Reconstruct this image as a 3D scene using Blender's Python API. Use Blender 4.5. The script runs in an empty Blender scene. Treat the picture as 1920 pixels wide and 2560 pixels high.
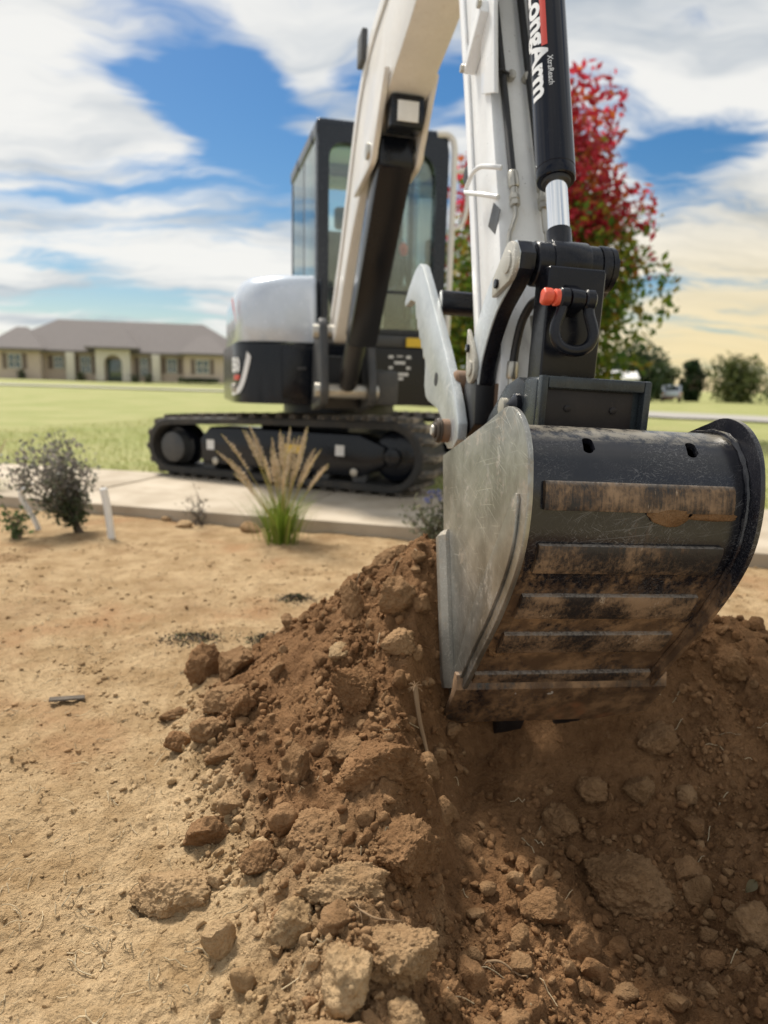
import bpy, bmesh, math, random
import numpy as np
from mathutils import Vector, Matrix

SC = bpy.context.scene
COL = SC.collection
R = math.radians

# ------------------------------------------------------------------ camera
cam_d = bpy.data.cameras.new('camera')
cam = bpy.data.objects.new('camera', cam_d)
COL.objects.link(cam)
SC.camera = cam
PITCH = math.atan(320 / 1775)
cam.matrix_world = Matrix.Translation((0, 0, 0.75)) @ Matrix.Rotation(math.pi / 2 - PITCH, 4, 'X') @ Matrix.Rotation(R(1.3), 4, 'Z')
cam_d.sensor_fit = 'VERTICAL'
cam_d.sensor_height = 36
cam_d.lens = 1775 / 2560 * 36
cam_d.clip_start = 0.05
cam_d.clip_end = 4000
cam_d.dof.use_dof = True
cam_d.dof.focus_distance = 1.14
cam_d.dof.aperture_fstop = 3.1
SC.render.resolution_x = 768
SC.render.resolution_y = 1024

# ------------------------------------------------------------------ view, sun
SC.view_settings.view_transform = 'Standard'
SC.view_settings.look = 'None'
SC.view_settings.exposure = 0.46
SC.view_settings.gamma = 1.0
SUN_AZ = R(-38)      # measured from +Y towards +X: the sun stands behind the machine, to the left
SUN_EL = R(54)
sun_d = bpy.data.lights.new('sun', 'SUN')
sun_d.energy = 4.2
sun_d.angle = R(13)
sun_d.color = (1.0, 0.93, 0.82)
sun = bpy.data.objects.new('sun', sun_d)
COL.objects.link(sun)
sdir = Vector((math.sin(SUN_AZ) * math.cos(SUN_EL), math.cos(SUN_AZ) * math.cos(SUN_EL), math.sin(SUN_EL)))
sun.rotation_euler = sdir.to_track_quat('Z', 'Y').to_euler()


# ------------------------------------------------------------------ node helper
class NB:
    def __init__(s, tree):
        s.t = tree
        tree.nodes.clear()

    def __call__(s, kind, props=None, **inp):
        n = s.t.nodes.new(kind)
        for k, v in (props or {}).items():
            setattr(n, k, v)
        for k, v in inp.items():
            key = int(k[1:]) if k[0] == 'i' and k[1:].isdigit() else k.replace('_', ' ')
            s.put(n.inputs[key], v)
        return n

    def put(s, sock, v):
        if isinstance(v, bpy.types.NodeSocket):
            s.t.links.new(v, sock)
        elif isinstance(v, bpy.types.Node):
            s.t.links.new(v.outputs[0], sock)
        else:
            if hasattr(sock.default_value, '__len__') and not hasattr(v, '__len__'):
                v = (v,) * len(sock.default_value)
            if hasattr(v, '__len__') and len(v) == 3 and len(sock.default_value) == 4:
                v = (*v, 1.0)
            sock.default_value = v

    def math(s, op, a, b=0.0, c=0.0, clamp=False):
        return s('ShaderNodeMath', {'operation': op, 'use_clamp': clamp}, i0=a, i1=b, i2=c).outputs[0]

    def vmath(s, op, a, b=(0, 0, 0)):
        return s('ShaderNodeVectorMath', {'operation': op}, i0=a, i1=b).outputs[0]

    def noise(s, vec, scale, detail=4, rough=.55, dist=0.0):
        return s('ShaderNodeTexNoise', None, Vector=vec, Scale=scale, Detail=detail, Roughness=rough, Distortion=dist).outputs[0]

    def step(s, v, lo, hi, a=0.0, b=1.0):
        return s('ShaderNodeMapRange', {'interpolation_type': 'SMOOTHSTEP'}, i0=v, i1=lo, i2=hi, i3=a, i4=b).outputs[0]

    def mix(s, f, a, b):
        n = s.t.nodes.new('ShaderNodeMix')
        n.data_type = 'RGBA'
        s.put(n.inputs[0], f); s.put(n.inputs[6], a); s.put(n.inputs[7], b)
        return n.outputs[2]

    def mapping(s, vec, loc=(0, 0, 0), rot=(0, 0, 0), scale=(1, 1, 1)):
        return s('ShaderNodeMapping', None, Vector=vec, Location=loc, Rotation=rot, Scale=scale).outputs[0]


# ------------------------------------------------------------------ world: sky with high cloud
world = bpy.data.worlds.new('World')
SC.world = world
world.use_nodes = True
nb = NB(world.node_tree)
sky = nb('ShaderNodeTexSky', {'sky_type': 'NISHITA', 'sun_disc': False, 'sun_elevation': SUN_EL, 'sun_rotation': SUN_AZ,
                              'air_density': 1.1, 'dust_density': 0.6, 'ozone_density': 2.5})
tc = nb('ShaderNodeTexCoord')
dirv = nb.vmath('NORMALIZE', tc.outputs['Generated'])
sep = nb('ShaderNodeSeparateXYZ', None, i0=dirv)
den = nb.math('ADD', nb.math('MAXIMUM', sep.outputs[2], 0.0), 0.16)
cx = nb.math('DIVIDE', sep.outputs[0], den)
cy = nb.math('DIVIDE', sep.outputs[1], den)
cp = nb('ShaderNodeCombineXYZ', None, X=cx, Y=cy).outputs[0]


def sky_pt(u, v):
    """direction of a picture point laid out on the cloud sheet (used to place the gaps between the clouds)"""
    d = cam.matrix_world.to_3x3() @ Vector(((u - 960) / 1775, (1280 - v) / 1775, -1)).normalized()
    q = max(d.z, 0) + 0.16
    return d.x / q, d.y / q


def gap(p0, p1, w):
    a = np.array(sky_pt(*p0)); b = np.array(sky_pt(*p1))
    c = (a + b) / 2; d = b - a; L = np.linalg.norm(d) / 2; ang = math.atan2(d[1], d[0])
    m = nb('ShaderNodeMapping', {'vector_type': 'TEXTURE'}, Vector=cpw, Location=(c[0], c[1], 0), Rotation=(0, 0, ang), Scale=(L, w, 1)).outputs[0]
    l = nb('ShaderNodeVectorMath', {'operation': 'LENGTH'}, i0=m).outputs[1]
    return nb.step(l, 1.25, 0.2)


warp = nb('ShaderNodeTexNoise', None, Vector=cp, Scale=1.3, Detail=4, Roughness=.6).outputs[1]
warp = nb.vmath('MULTIPLY', nb.vmath('SUBTRACT', warp, (.5, .5, .5)), (.55, .55, 0))
cpw = nb.vmath('ADD', cp, warp)
streak = nb.mapping(cpw, rot=(0, 0, R(-38)), scale=(.55, 1.5, 1))
cover = nb.noise(streak, 1.15, 7, .58, .3)
fine = nb.noise(nb.mapping(cpw, rot=(0, 0, R(-30)), scale=(.7, 2.2, 1)), 3.2, 6, .62, .4)
dens = nb.math('ADD', nb.math('MULTIPLY', cover, 1.0), nb.math('MULTIPLY', fine, .52))
dens = nb.math('ADD', dens, -.455)
gaps = None
for p0, p1, w, k in [((170, -160), (780, 500), .24, .42), ((820, 60), (1180, 330), .2, .2), ((-60, 640), (420, 690), .22, .24),
                     ((1500, 380), (1960, 440), .28, .3), ((1530, 720), (1700, 740), .3, .2), ((-60, 760), (620, 800), .5, .22)]:
    g = nb.math('MULTIPLY', gap(p0, p1, w), k)
    gaps = g if gaps is None else nb.math('ADD', gaps, g)
dens = nb.math('SUBTRACT', dens, gaps)
mask = nb.step(dens, .07, .31)
shade = nb.noise(nb.mapping(cpw, loc=(3.1, 1.7, 0), rot=(0, 0, R(-25)), scale=(.6, 1.6, 1)), 1.5, 5, .55)
ccol = nb.mix(nb.step(shade, .30, .58), (.50, .56, .62), (1.0, .985, .94))
warm = nb.step(sep.outputs[2], .30, .02)
side = nb.step(sep.outputs[0], .02, .40)
ccol = nb.mix(nb.math('MULTIPLY', nb.math('MULTIPLY', warm, side), .9), ccol, (1.0, .80, .42))
hsv = nb('ShaderNodeHueSaturation', None, Saturation=1.42, Value=1.0, Color=sky.outputs[0])
bg_sky = nb('ShaderNodeBackground', None, Color=hsv.outputs[0], Strength=.066)
bg_cl = nb('ShaderNodeBackground', None, Color=ccol, Strength=.69)
mx = nb('ShaderNodeMixShader', None, i0=nb.math('MULTIPLY', mask, .95), i1=bg_sky.outputs[0], i2=bg_cl.outputs[0])
nb('ShaderNodeOutputWorld', None, Surface=mx.outputs[0])


# ------------------------------------------------------------------ numeric noise
rng = np.random.default_rng(7)
_perm = rng.permutation(512).astype(np.int64)
_perm = np.concatenate([_perm, _perm, _perm])
_g3 = rng.normal(size=(512, 3)); _g3 /= np.linalg.norm(_g3, axis=1)[:, None]


def perlin(x, y, z):
    x, y, z = np.broadcast_arrays(np.asarray(x, float), np.asarray(y, float), np.asarray(z, float))
    xi, yi, zi = np.floor(x).astype(np.int64), np.floor(y).astype(np.int64), np.floor(z).astype(np.int64)
    xf, yf, zf = x - xi, y - yi, z - zi
    f = lambda t: t * t * t * (t * (t * 6 - 15) + 10)
    u, v, w = f(xf), f(yf), f(zf)
    out = 0
    for dx in (0, 1):
        for dy in (0, 1):
            for dz in (0, 1):
                h = _perm[(_perm[(_perm[(xi + dx) & 511] + yi + dy) & 511] + zi + dz) & 511]
                g = _g3[h]
                d = g[..., 0] * (xf - dx) + g[..., 1] * (yf - dy) + g[..., 2] * (zf - dz)
                out = out + d * (u if dx else 1 - u) * (v if dy else 1 - v) * (w if dz else 1 - w)
    return out * 1.6


def fbm(x, y, z, octs=4, gain=.5, lac=2.03):
    a, s, t = 1.0, 0, 0
    for i in range(octs):
        s = s + a * perlin(x, y, z + i * 7.3); t += a
        x, y, z, a = x * lac, y * lac, z * lac, a * gain
    return s / t


def sstep(v, lo, hi):
    t = np.clip((v - lo) / (hi - lo), 0, 1)
    return t * t * (3 - 2 * t)


# ------------------------------------------------------------------ object helpers
def tag(o, label=None, cat=None, group=None, kind=None):
    if label: o['label'] = label
    if cat: o['category'] = cat
    if group: o['group'] = group
    if kind: o['kind'] = kind
    return o


def link(name, me, m=None, parent=None):
    o = bpy.data.objects.new(name, me)
    COL.objects.link(o)
    if m is not None and me is not None:
        me.materials.append(m)
    if parent is not None:
        o.parent = parent
    return o


def empty(name, loc=(0, 0, 0)):
    o = bpy.data.objects.new(name, None)
    o.empty_display_size = .1
    COL.objects.link(o)
    o.location = loc
    return o


def fast_mesh(name, V, Fc, smooth=True):
    """V (n,3), Fc (m,k) arrays"""
    V = np.ascontiguousarray(V, dtype=np.float32); Fc = np.ascontiguousarray(Fc, dtype=np.int32)
    me = bpy.data.meshes.new(name)
    me.vertices.add(len(V)); me.vertices.foreach_set('co', V.ravel())
    k = Fc.shape[1]
    me.loops.add(Fc.size); me.loops.foreach_set('vertex_index', Fc.ravel())
    me.polygons.add(len(Fc))
    me.polygons.foreach_set('loop_start', np.arange(0, Fc.size, k, dtype=np.int32))
    if smooth:
        me.polygons.foreach_set('use_smooth', np.ones(len(Fc), dtype=bool))
    me.update(calc_edges=True)
    return me


def vattr(me, name, vals):
    a = me.attributes.new(name, 'FLOAT', 'POINT')
    a.data.foreach_set('value', np.ascontiguousarray(vals, dtype=np.float32))


def vcol(me, name, vals):
    a = me.attributes.new(name, 'FLOAT_COLOR', 'POINT')
    v = np.ones((len(vals), 4), np.float32); v[:, :3] = vals
    a.data.foreach_set('color', v.ravel())


def finish(bm, name, m, parent=None, off=(0, 0, 0), angle=35):
    bmesh.ops.recalc_face_normals(bm, faces=bm.faces)
    if off != (0, 0, 0):
        bmesh.ops.translate(bm, verts=bm.verts, vec=-Vector(off))
    me = bpy.data.meshes.new(name)
    bm.to_mesh(me); bm.free()
    me.shade_smooth()
    me.set_sharp_from_angle(angle=R(angle))
    return link(name, me, m, parent)


class Frame:
    """S across, T forward (towards the photographer), Z up"""
    def __init__(s, phi, rho, O):
        p, r = R(phi), R(rho)
        s.a = Vector((math.cos(p) * math.cos(r), math.sin(p) * math.cos(r), -math.sin(r)))
        s.n = Vector((math.sin(p), -math.cos(p), 0))
        s.u = s.a.cross(-s.n)
        s.O = Vector(O)

    def W(s, S, T, Z):
        return s.O + s.a * S + s.n * T + s.u * Z


def bev(bm, b, seg=2, ang=30):
    if b <= 0: return
    bmesh.ops.recalc_face_normals(bm, faces=bm.faces)
    es = [e for e in bm.edges if len(e.link_faces) == 2 and e.calc_face_angle(0) > R(ang)]
    bmesh.ops.bevel(bm, geom=es, offset=b, segments=seg, affect='EDGES', profile=.6, clamp_overlap=True)


def prism(fr, prof, s0, s1, b=0.0, seg=2, bm=None):
    """prof: list of (T, Z); extruded across S"""
    new = bmesh.new()
    A = [new.verts.new(fr.W(s0, t, z)) for t, z in prof]
    B = [new.verts.new(fr.W(s1, t, z)) for t, z in prof]
    n = len(prof)
    new.faces.new(A); new.faces.new(B[::-1])
    for i in range(n):
        new.faces.new((A[i], B[i], B[(i + 1) % n], A[(i + 1) % n]))
    bev(new, b, seg)
    return merge(bm, new)


def merge(bm, new):
    if bm is None: return new
    me = bpy.data.meshes.new('tmp'); new.to_mesh(me); new.free()
    bm.from_mesh(me); bpy.data.meshes.remove(me)
    return bm


def box(fr, s, t, z, b=0.0, seg=2, bm=None):
    return prism(fr, [(t[0], z[0]), (t[1], z[0]), (t[1], z[1]), (t[0], z[1])], s[0], s[1], b, seg, bm)


def plan(fr, prof, z0, z1, b=0.0, seg=2, bm=None):
    """prof: list of (S, T); extruded up"""
    new = bmesh.new()
    A = [new.verts.new(fr.W(s, t, z0)) for s, t in prof]
    B = [new.verts.new(fr.W(s, t, z1)) for s, t in prof]
    n = len(prof)
    new.faces.new(A); new.faces.new(B[::-1])
    for i in range(n):
        new.faces.new((A[i], B[i], B[(i + 1) % n], A[(i + 1) % n]))
    bev(new, b, seg)
    return merge(bm, new)


def ringtube(pts, rad, seg=12, bm=None, cap=True):
    """tube through world points; rad scalar or list"""
    new = bmesh.new() if bm is None else bm
    pts = [Vector(p) for p in pts]
    n = len(pts)
    rad = [rad] * n if not hasattr(rad, '__len__') else rad
    rings = []
    up = None
    for i, p in enumerate(pts):
        d = (pts[min(i + 1, n - 1)] - pts[max(i - 1, 0)])
        if d.length < 1e-9: d = Vector((0, 0, 1))
        d.normalize()
        if up is None:
            up = d.orthogonal().normalized()
        else:
            up = (up - d * up.dot(d))
            up = up.normalized() if up.length > 1e-6 else d.orthogonal().normalized()
        s = d.cross(up)
        rings.append([new.verts.new(p + (up * math.cos(2 * math.pi * k / seg) + s * math.sin(2 * math.pi * k / seg)) * rad[i]) for k in range(seg)])
    for a, b_ in zip(rings, rings[1:]):
        for k in range(seg):
            new.faces.new((a[k], a[(k + 1) % seg], b_[(k + 1) % seg], b_[k]))
    if cap:
        new.faces.new(rings[0][::-1]); new.faces.new(rings[-1])
    return new


def cyl(p0, p1, r, seg=24, b=0.0, bm=None):
    p0, p1 = Vector(p0), Vector(p1)
    new = ringtube([p0, p1], r, seg)
    bev(new, b, 2, 60)
    return merge(bm, new)


def lathe(p0, p1, prof, seg=28, bm=None):
    """prof: (fraction along, radius)"""
    p0, p1 = Vector(p0), Vector(p1)
    return merge(bm, ringtube([p0.lerp(p1, f) for f, r in prof], [r for f, r in prof], seg))


def smooth_path(pts, n=8):
    """Catmull-Rom through points"""
    pts = [Vector(p) for p in pts]
    P = [pts[0] * 2 - pts[1]] + pts + [pts[-1] * 2 - pts[-2]]
    out = []
    for i in range(1, len(P) - 2):
        for k in range(n):
            t = k / n
            a, b_, c, d = P[i - 1], P[i], P[i + 1], P[i + 2]
            out.append(.5 * ((2 * b_) + (c - a) * t + (2 * a - 5 * b_ + 4 * c - d) * t * t + (3 * b_ - a - 3 * c + d) * t ** 3))
    out.append(pts[-1])
    return out


def smooth2(pts, n=5):
    return [(p.x, p.y) for p in smooth_path([(a, b_, 0) for a, b_ in pts], n)]


def circ2(c, r, n=20, a0=0.0, a1=2 * math.pi):
    m = n if abs(a1 - a0 - 2 * math.pi) < 1e-6 else n - 1
    return [(c[0] + r * math.cos(a0 + (a1 - a0) * i / m), c[1] + r * math.sin(a0 + (a1 - a0) * i / m)) for i in range(n)]


def hull2(pts):
    pts = sorted(set((round(a, 5), round(b_, 5)) for a, b_ in pts))
    def half(ps):
        h = []
        for p in ps:
            while len(h) >= 2 and (h[-1][0] - h[-2][0]) * (p[1] - h[-2][1]) - (h[-1][1] - h[-2][1]) * (p[0] - h[-2][0]) <= 0: h.pop()
            h.append(p)
        return h
    l = half(pts); u = half(pts[::-1])
    return l[:-1] + u[:-1]

# ------------------------------------------------------------------ materials
def new_mat(name):
    m = bpy.data.materials.new(name)
    m.use_nodes = True
    return m, NB(m.node_tree)


def out(nb, color, rough=.5, metal=0.0, bump=None, spec=.5, **kw):
    p = nb('ShaderNodeBsdfPrincipled', None, Base_Color=color, Roughness=rough, Metallic=metal)
    p.inputs['Specular IOR Level'].default_value = spec
    for k, v in kw.items():
        nb.put(p.inputs[k.replace('_', ' ')], v)
    if bump is not None:
        h, strength, dist = bump
        b = nb('ShaderNodeBump', None, Strength=strength, Distance=dist, Height=h)
        nb.put(p.inputs['Normal'], b.outputs[0])
    nb('ShaderNodeOutputMaterial', None, Surface=p.outputs[0])
    return p


def obco(nb):
    return nb('ShaderNodeTexCoord').outputs['Object']


def scratches(nb, v, seed, n=4, scale=450, lo=.70, hi=.76, stretch=.02, plane=None):
    """thin scratches in several directions, as a 0..1 mask; plane 'side' keeps them in the bucket's side plates, 'back' on its back"""
    rnd = random.Random(seed)
    acc = None
    wob = nb.vmath('MULTIPLY', nb('ShaderNodeTexNoise', None, Vector=v, Scale=7.0, Detail=1).outputs[1], (.010, .010, .010))
    vv = nb.mapping(nb.vmath('ADD', v, wob), rot=(0, 0, R(-10)))
    for i in range(n):
        a = rnd.uniform(0, 3.14)
        rot = {'side': (a, 0, 0), 'back': (0, a, 0)}.get(plane, (rnd.uniform(0, 3.1), a, rnd.uniform(0, 3.1)))
        sc = (1, stretch, 1) if plane == 'side' else (stretch, 1, 1)
        mp = nb.mapping(nb.mapping(vv, loc=(rnd.random() * 9, rnd.random() * 9, rnd.random() * 9), rot=rot), scale=sc)
        f = nb.step(nb.noise(mp, scale * rnd.uniform(.7, 1.5), 1, .5), lo, hi)
        acc = f if acc is None else nb.math('MAXIMUM', acc, f)
    brk = nb.step(nb.noise(v, 6, 4, .65), .36, .60)
    return nb.math('MULTIPLY', acc, brk)


def paint(name, col, rough=.35, metal=0.0, dirt=.25, dirt_col=(.30, .22, .14), wear=0.0, wear_col=(.35, .35, .36), var=.06, spec=.5, bump=.05, coat=0.0):
    m, nb = new_mat(name)
    v = obco(nb)
    n1 = nb.noise(v, 6, 5, .6)
    n2 = nb.noise(v, 45, 5, .65)
    c = nb.mix(nb.step(n1, .35, .7), [k * (1 - var) for k in col], [min(1, k * (1 + var)) for k in col])
    d = nb.math('MULTIPLY', nb.step(nb.math('ADD', nb.math('MULTIPLY', n1, .6), nb.math('MULTIPLY', n2, .5)), .5, .72), dirt)
    c = nb.mix(d, c, dirt_col)
    r = nb.math('ADD', nb.math('MULTIPLY', n2, .18), rough - .09)
    r = nb.math('ADD', r, nb.math('MULTIPLY', d, .4))
    if name.startswith(('white_paint', 'boom_paint')):
        chip = nb.math('MULTIPLY', nb.step(nb.noise(v, 95, 3, .6), .70, .73), nb.step(nb.noise(v, 5, 3), .48, .62))
        c = nb.mix(chip, c, (.06, .045, .035))
        run = nb.step(nb.noise(nb.mapping(v, scale=(1, 1, .08)), 34, 4, .65), .58, .74)
        c = nb.mix(nb.math('MULTIPLY', run, .22), c, (.40, .31, .21))
    if wear > 0:
        s = nb.math('MULTIPLY', scratches(nb, v, sum(map(ord, name)) % 999, 3, 380), wear)
        c = nb.mix(s, c, wear_col)
    p = out(nb, c, r, metal, (n2, bump, .002), spec)
    if coat: p.inputs['Coat Weight'].default_value = coat; p.inputs['Coat Roughness'].default_value = .06
    return m


MAT = {}
MAT['white'] = paint('white_paint', (.80, .81, .815), .3, dirt=.08, dirt_col=(.42, .38, .33), wear=.25, wear_col=(.4, .38, .35), coat=.3)
MAT['white_boom'] = paint('boom_paint', (.72, .70, .665), .35, dirt=.15, dirt_col=(.45, .38, .3), coat=.2)
MAT['cream_under'] = MAT['white_boom']
MAT['silver'] = paint('hood_paint', (.54, .60, .69), .24, metal=.2, dirt=.04, coat=.45)
MAT['black'] = paint('black_paint', (.006, .008, .013), .2, dirt=.04, dirt_col=(.06, .055, .05), spec=.35)
MAT['cabframe'] = paint('cab_frame_paint', (.014, .02, .032), .25, dirt=.04, dirt_col=(.06, .06, .06), spec=.4)
MAT['grey'] = paint('dark_grey_steel', (.045, .048, .052), .45, dirt=.25, dirt_col=(.16, .135, .105), bump=.15)
MAT['darkiron'] = paint('dark_cast_iron', (.010, .010, .012), .38, dirt=.12, dirt_col=(.14, .11, .08), wear=.25, wear_col=(.18, .17, .17), bump=.25)
MAT['rubber'] = paint('track_rubber', (.028, .028, .028), .75, dirt=.4, dirt_col=(.14, .115, .085), bump=.3)
MAT['lug'] = paint('muddy_track_lug', (.06, .055, .05), .8, dirt=.95, dirt_col=(.40, .33, .25), bump=.3)
MAT['hose'] = paint('hose_rubber', (.016, .017, .02), .5, dirt=.12, dirt_col=(.12, .1, .08))
MAT['gal'] = paint('zinc_fitting', (.48, .46, .41), .35, metal=.8, dirt=.35, dirt_col=(.28, .22, .15), wear=.2)
MAT['plastic'] = paint('white_plastic', (.78, .78, .77), .45, dirt=.1)
MAT['yellow'] = paint('yellow_decal', (.75, .50, .03), .45, dirt=.1)
MAT['decal'] = paint('white_decal', (.75, .75, .74), .45, dirt=.1)
MAT['reddecal'] = paint('red_decal', (.62, .06, .04), .4, dirt=.05)
MAT['letter'] = paint('white_lettering', (.78, .78, .78), .35, dirt=.05)
MAT['orange'] = paint('orange_pin_paint', (.72, .10, .05), .4, dirt=.15, dirt_col=(.4, .12, .07), wear=.2, wear_col=(.75, .3, .2))
MAT['seat'] = paint('black_seat_vinyl', (.03, .03, .032), .6, dirt=.05)
MAT['rust'] = paint('rusty_steel', (.17, .11, .075), .65, metal=.2, dirt=.6, dirt_col=(.30, .17, .09), bump=.4)
MAT['grease'] = paint('greasy_grit', (.045, .035, .028), .55, dirt=.5, dirt_col=(.12, .085, .055), bump=1.0)

# chrome rod
m, nb = new_mat('chrome'); MAT['chrome'] = m
v = obco(nb)
out(nb, (.86, .87, .88), nb.math('ADD', nb.math('MULTIPLY', nb.noise(v, 60, 3), .06), .03), 1.0)

# gloss black barrel
m, nb = new_mat('barrel_black'); MAT['barrel'] = m
v = obco(nb)
sc_ = scratches(nb, v, 41, 3, 420, .72, .78)
dn = nb.step(nb.noise(v, 30, 4, .6), .55, .75)
out(nb, nb.mix(nb.math('MULTIPLY', sc_, .25), nb.mix(nb.math('MULTIPLY', dn, .02), (.002, .003, .009), (.08, .07, .06)), (.08, .08, .09)),
    nb.math('ADD', nb.math('MULTIPLY', dn, .10), .09), 0.0, None, .3)


def worn_steel(name, base, dark, mud_amt, seed, metal=.75, rough=.38, warm=(.33, .25, .17), plane='side', spec=.5):
    m, nb = new_mat(name)
    v = obco(nb)
    big = nb.noise(v, 7, 5, .6)
    fine = nb.noise(v, 90, 4, .65)
    s1 = scratches(nb, v, seed, 8, 420, .68, .76, .012, plane)
    s2 = scratches(nb, v, seed + 5, 5, 700, .66, .74, .02, plane)
    c = nb.mix(nb.step(big, .35, .68), dark, base)
    c = nb.mix(nb.math('MULTIPLY', s1, .75), c, [min(1, k * 1.75) for k in base])
    c = nb.mix(nb.math('MULTIPLY', s2, .5), c, [k * .55 for k in base])
    mud = nb.step(nb.math('ADD', nb.math('MULTIPLY', nb.noise(v, 11, 6, .68), .7), nb.math('MULTIPLY', fine, .3)), .53, .68)
    mud = nb.math('MULTIPLY', mud, mud_amt)
    c = nb.mix(mud, c, warm)
    r = nb.math('ADD', nb.math('MULTIPLY', fine, .16), rough - .08)
    r = nb.math('ADD', nb.math('SUBTRACT', r, nb.math('MULTIPLY', s1, .08)), nb.math('MULTIPLY', mud, .4))
    met = nb.math('MULTIPLY', nb.math('SUBTRACT', 1.0, mud), metal)
    h = nb.math('ADD', nb.math('MULTIPLY', fine, .4), nb.math('SUBTRACT', nb.math('MULTIPLY', mud, .8), nb.math('MULTIPLY', s1, .5)))
    out(nb, c, r, met, (h, .25, .0015), spec)
    return m


MAT['plate'] = worn_steel('worn_bucket_plate', (.43, .425, .395), (.21, .205, .18), .55, 3, metal=.8, rough=.36)
MAT['cutter'] = worn_steel('worn_side_cutter', (.33, .31, .27), (.20, .19, .165), .6, 13, metal=.5, rough=.45, warm=(.36, .28, .19))
MAT['thumb'] = worn_steel('thumb_galvanised', (.58, .62, .64), (.45, .49, .51), .05, 23, metal=.5, rough=.4)
MAT['thumbedge'] = worn_steel('thumb_edge_steel', (.16, .18, .20), (.11, .125, .14), .05, 29, metal=.4, rough=.45)
MAT['capplate'] = worn_steel('pin_cap_plate', (.48, .47, .43), (.34, .32, .27), .5, 33, metal=.35, rough=.5, warm=(.26, .2, .14))
MAT['coupler'] = worn_steel('coupler_cast_steel', (.040, .050, .056), (.010, .012, .016), .08, 43, metal=.1, rough=.28, spec=.4, warm=(.2, .15, .1))
MAT['couplerplate'] = worn_steel('coupler_back_plate', (.024, .019, .019), (.011, .0095, .011), .12, 47, metal=.0, rough=.4, spec=.3, warm=(.14, .1, .075))
MAT['link'] = worn_steel('link_dark_steel', (.012, .013, .018), (.005, .0055, .009), .05, 53, metal=.0, rough=.24, spec=.3, warm=(.15, .11, .08))
MAT['guide'] = worn_steel('guide_link_paint', (.50, .54, .57), (.40, .44, .47), .06, 59, metal=.15, rough=.35)

# bucket shell: black paint, scratches, mud that thickens towards the lip
m, nb = new_mat('bucket_shell'); MAT['shell'] = m
v = obco(nb)
sz = nb('ShaderNodeSeparateXYZ', None, i0=v)
zz = sz.outputs[2]
big = nb.noise(v, 8, 6, .65)
strk = nb.noise(nb.mapping(v, rot=(0, 0, R(10)), scale=(1, 1, .10)), 75, 4, .65)
fine = nb.noise(v, 120, 4, .7)
s1 = scratches(nb, v, 71, 9, 400, .67, .75, .012, 'back')
s2 = scratches(nb, v, 77, 5, 700, .66, .74, .02, 'back')
low = nb.step(zz, .62, .30)
mudv = nb.math('ADD', nb.math('ADD', nb.math('MULTIPLY', big, .55), nb.math('MULTIPLY', strk, .35)), nb.math('MULTIPLY', fine, .22))
mudv = nb.math('ADD', mudv, nb.math('MULTIPLY', nb.math('SUBTRACT', low, .62), .28))
mud = nb.step(mudv, .50, .70)
mud = nb.math('MULTIPLY', mud, nb.step(zz, .66, .54))
c = nb.mix(nb.step(big, .4, .7), (.007, .008, .013), (.016, .016, .021))
c = nb.mix(nb.math('MULTIPLY', s1, .34), c, (.24, .24, .25))
c = nb.mix(nb.math('MULTIPLY', s2, .22), c, (.2, .19, .18))
nzz = nb('ShaderNodeSeparateXYZ', None, i0=nb('ShaderNodeNewGeometry').outputs['Normal']).outputs[2]
dust_sheen = nb.math('MULTIPLY', nb.step(nb.noise(v, 30, 6, .7), .36, .60), nb.step(nzz, .72, .97))  # upward faces lighter: dust, with the sky's reflection put into the colour
c = nb.mix(nb.math('MULTIPLY', dust_sheen, .45), c, (.45, .40, .31))
mc = nb.mix(nb.step(nb.noise(v, 17, 5, .65), .38, .68), (.12, .066, .031), (.34, .205, .105))
mc = nb.mix(nb.step(nb.noise(v, 5, 3, .6), .60, .68), mc, (.36, .16, .07))
c = nb.mix(nb.math('MULTIPLY', mud, .92), c, mc)
chips = nb.step(nb.noise(v, 26, 3, .5), .735, .75)
c = nb.mix(nb.math('MULTIPLY', chips, .8), c, (.6, .58, .55))
r = nb.math('ADD', nb.math('MULTIPLY', fine, .16), .16)
r = nb.math('ADD', r, nb.math('MULTIPLY', nb.math('MAXIMUM', mud, nb.math('MULTIPLY', dust_sheen, .2)), .5))
h = nb.math('ADD', nb.math('MULTIPLY', mud, 1.0), nb.math('MULTIPLY', fine, .14))
out(nb, c, r, 0.0, (h, .35, .002), .6)

# muddy strap: more mud and vertical scrapes
m, nb = new_mat('wear_strap_muddy'); MAT['strap'] = m
v = obco(nb)
strk = nb.noise(nb.mapping(v, rot=(0, 0, R(10)), scale=(1, 1, .05)), 190, 5, .75)
big = nb.noise(v, 10, 6, .65)
fine = nb.noise(v, 130, 4, .7)
mv = nb.math('ADD', nb.math('ADD', nb.math('MULTIPLY', strk, .36), nb.math('MULTIPLY', big, .58)), nb.math('MULTIPLY', fine, .15))
mud = nb.step(mv, .45, .61)
mc = nb.mix(nb.step(big, .35, .68), (.11, .065, .036), (.30, .198, .12))
c = nb.mix(mud, (.022, .02, .021), mc)
bright = nb.step(nb.math('ADD', nb.math('MULTIPLY', strk, .5), nb.math('MULTIPLY', nb.noise(nb.mapping(v, scale=(1, 1, .3)), 14, 3), .5)), .60, .66)
c = nb.mix(nb.math('MULTIPLY', bright, .6), c, (.50, .42, .33))
edge_n = nb('ShaderNodeSeparateXYZ', None, i0=nb('ShaderNodeNewGeometry').outputs['Normal']).outputs[2]
c = nb.mix(nb.math('MULTIPLY', nb.step(edge_n, .35, .75), nb.step(fine, .35, .6, .2, .8)), c, (.30, .27, .24))
out(nb, c, nb.math('ADD', nb.math('MULTIPLY', mud, .4), .4), 0.0, (nb.math('ADD', mud, fine), .5, .002), .4)


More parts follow.
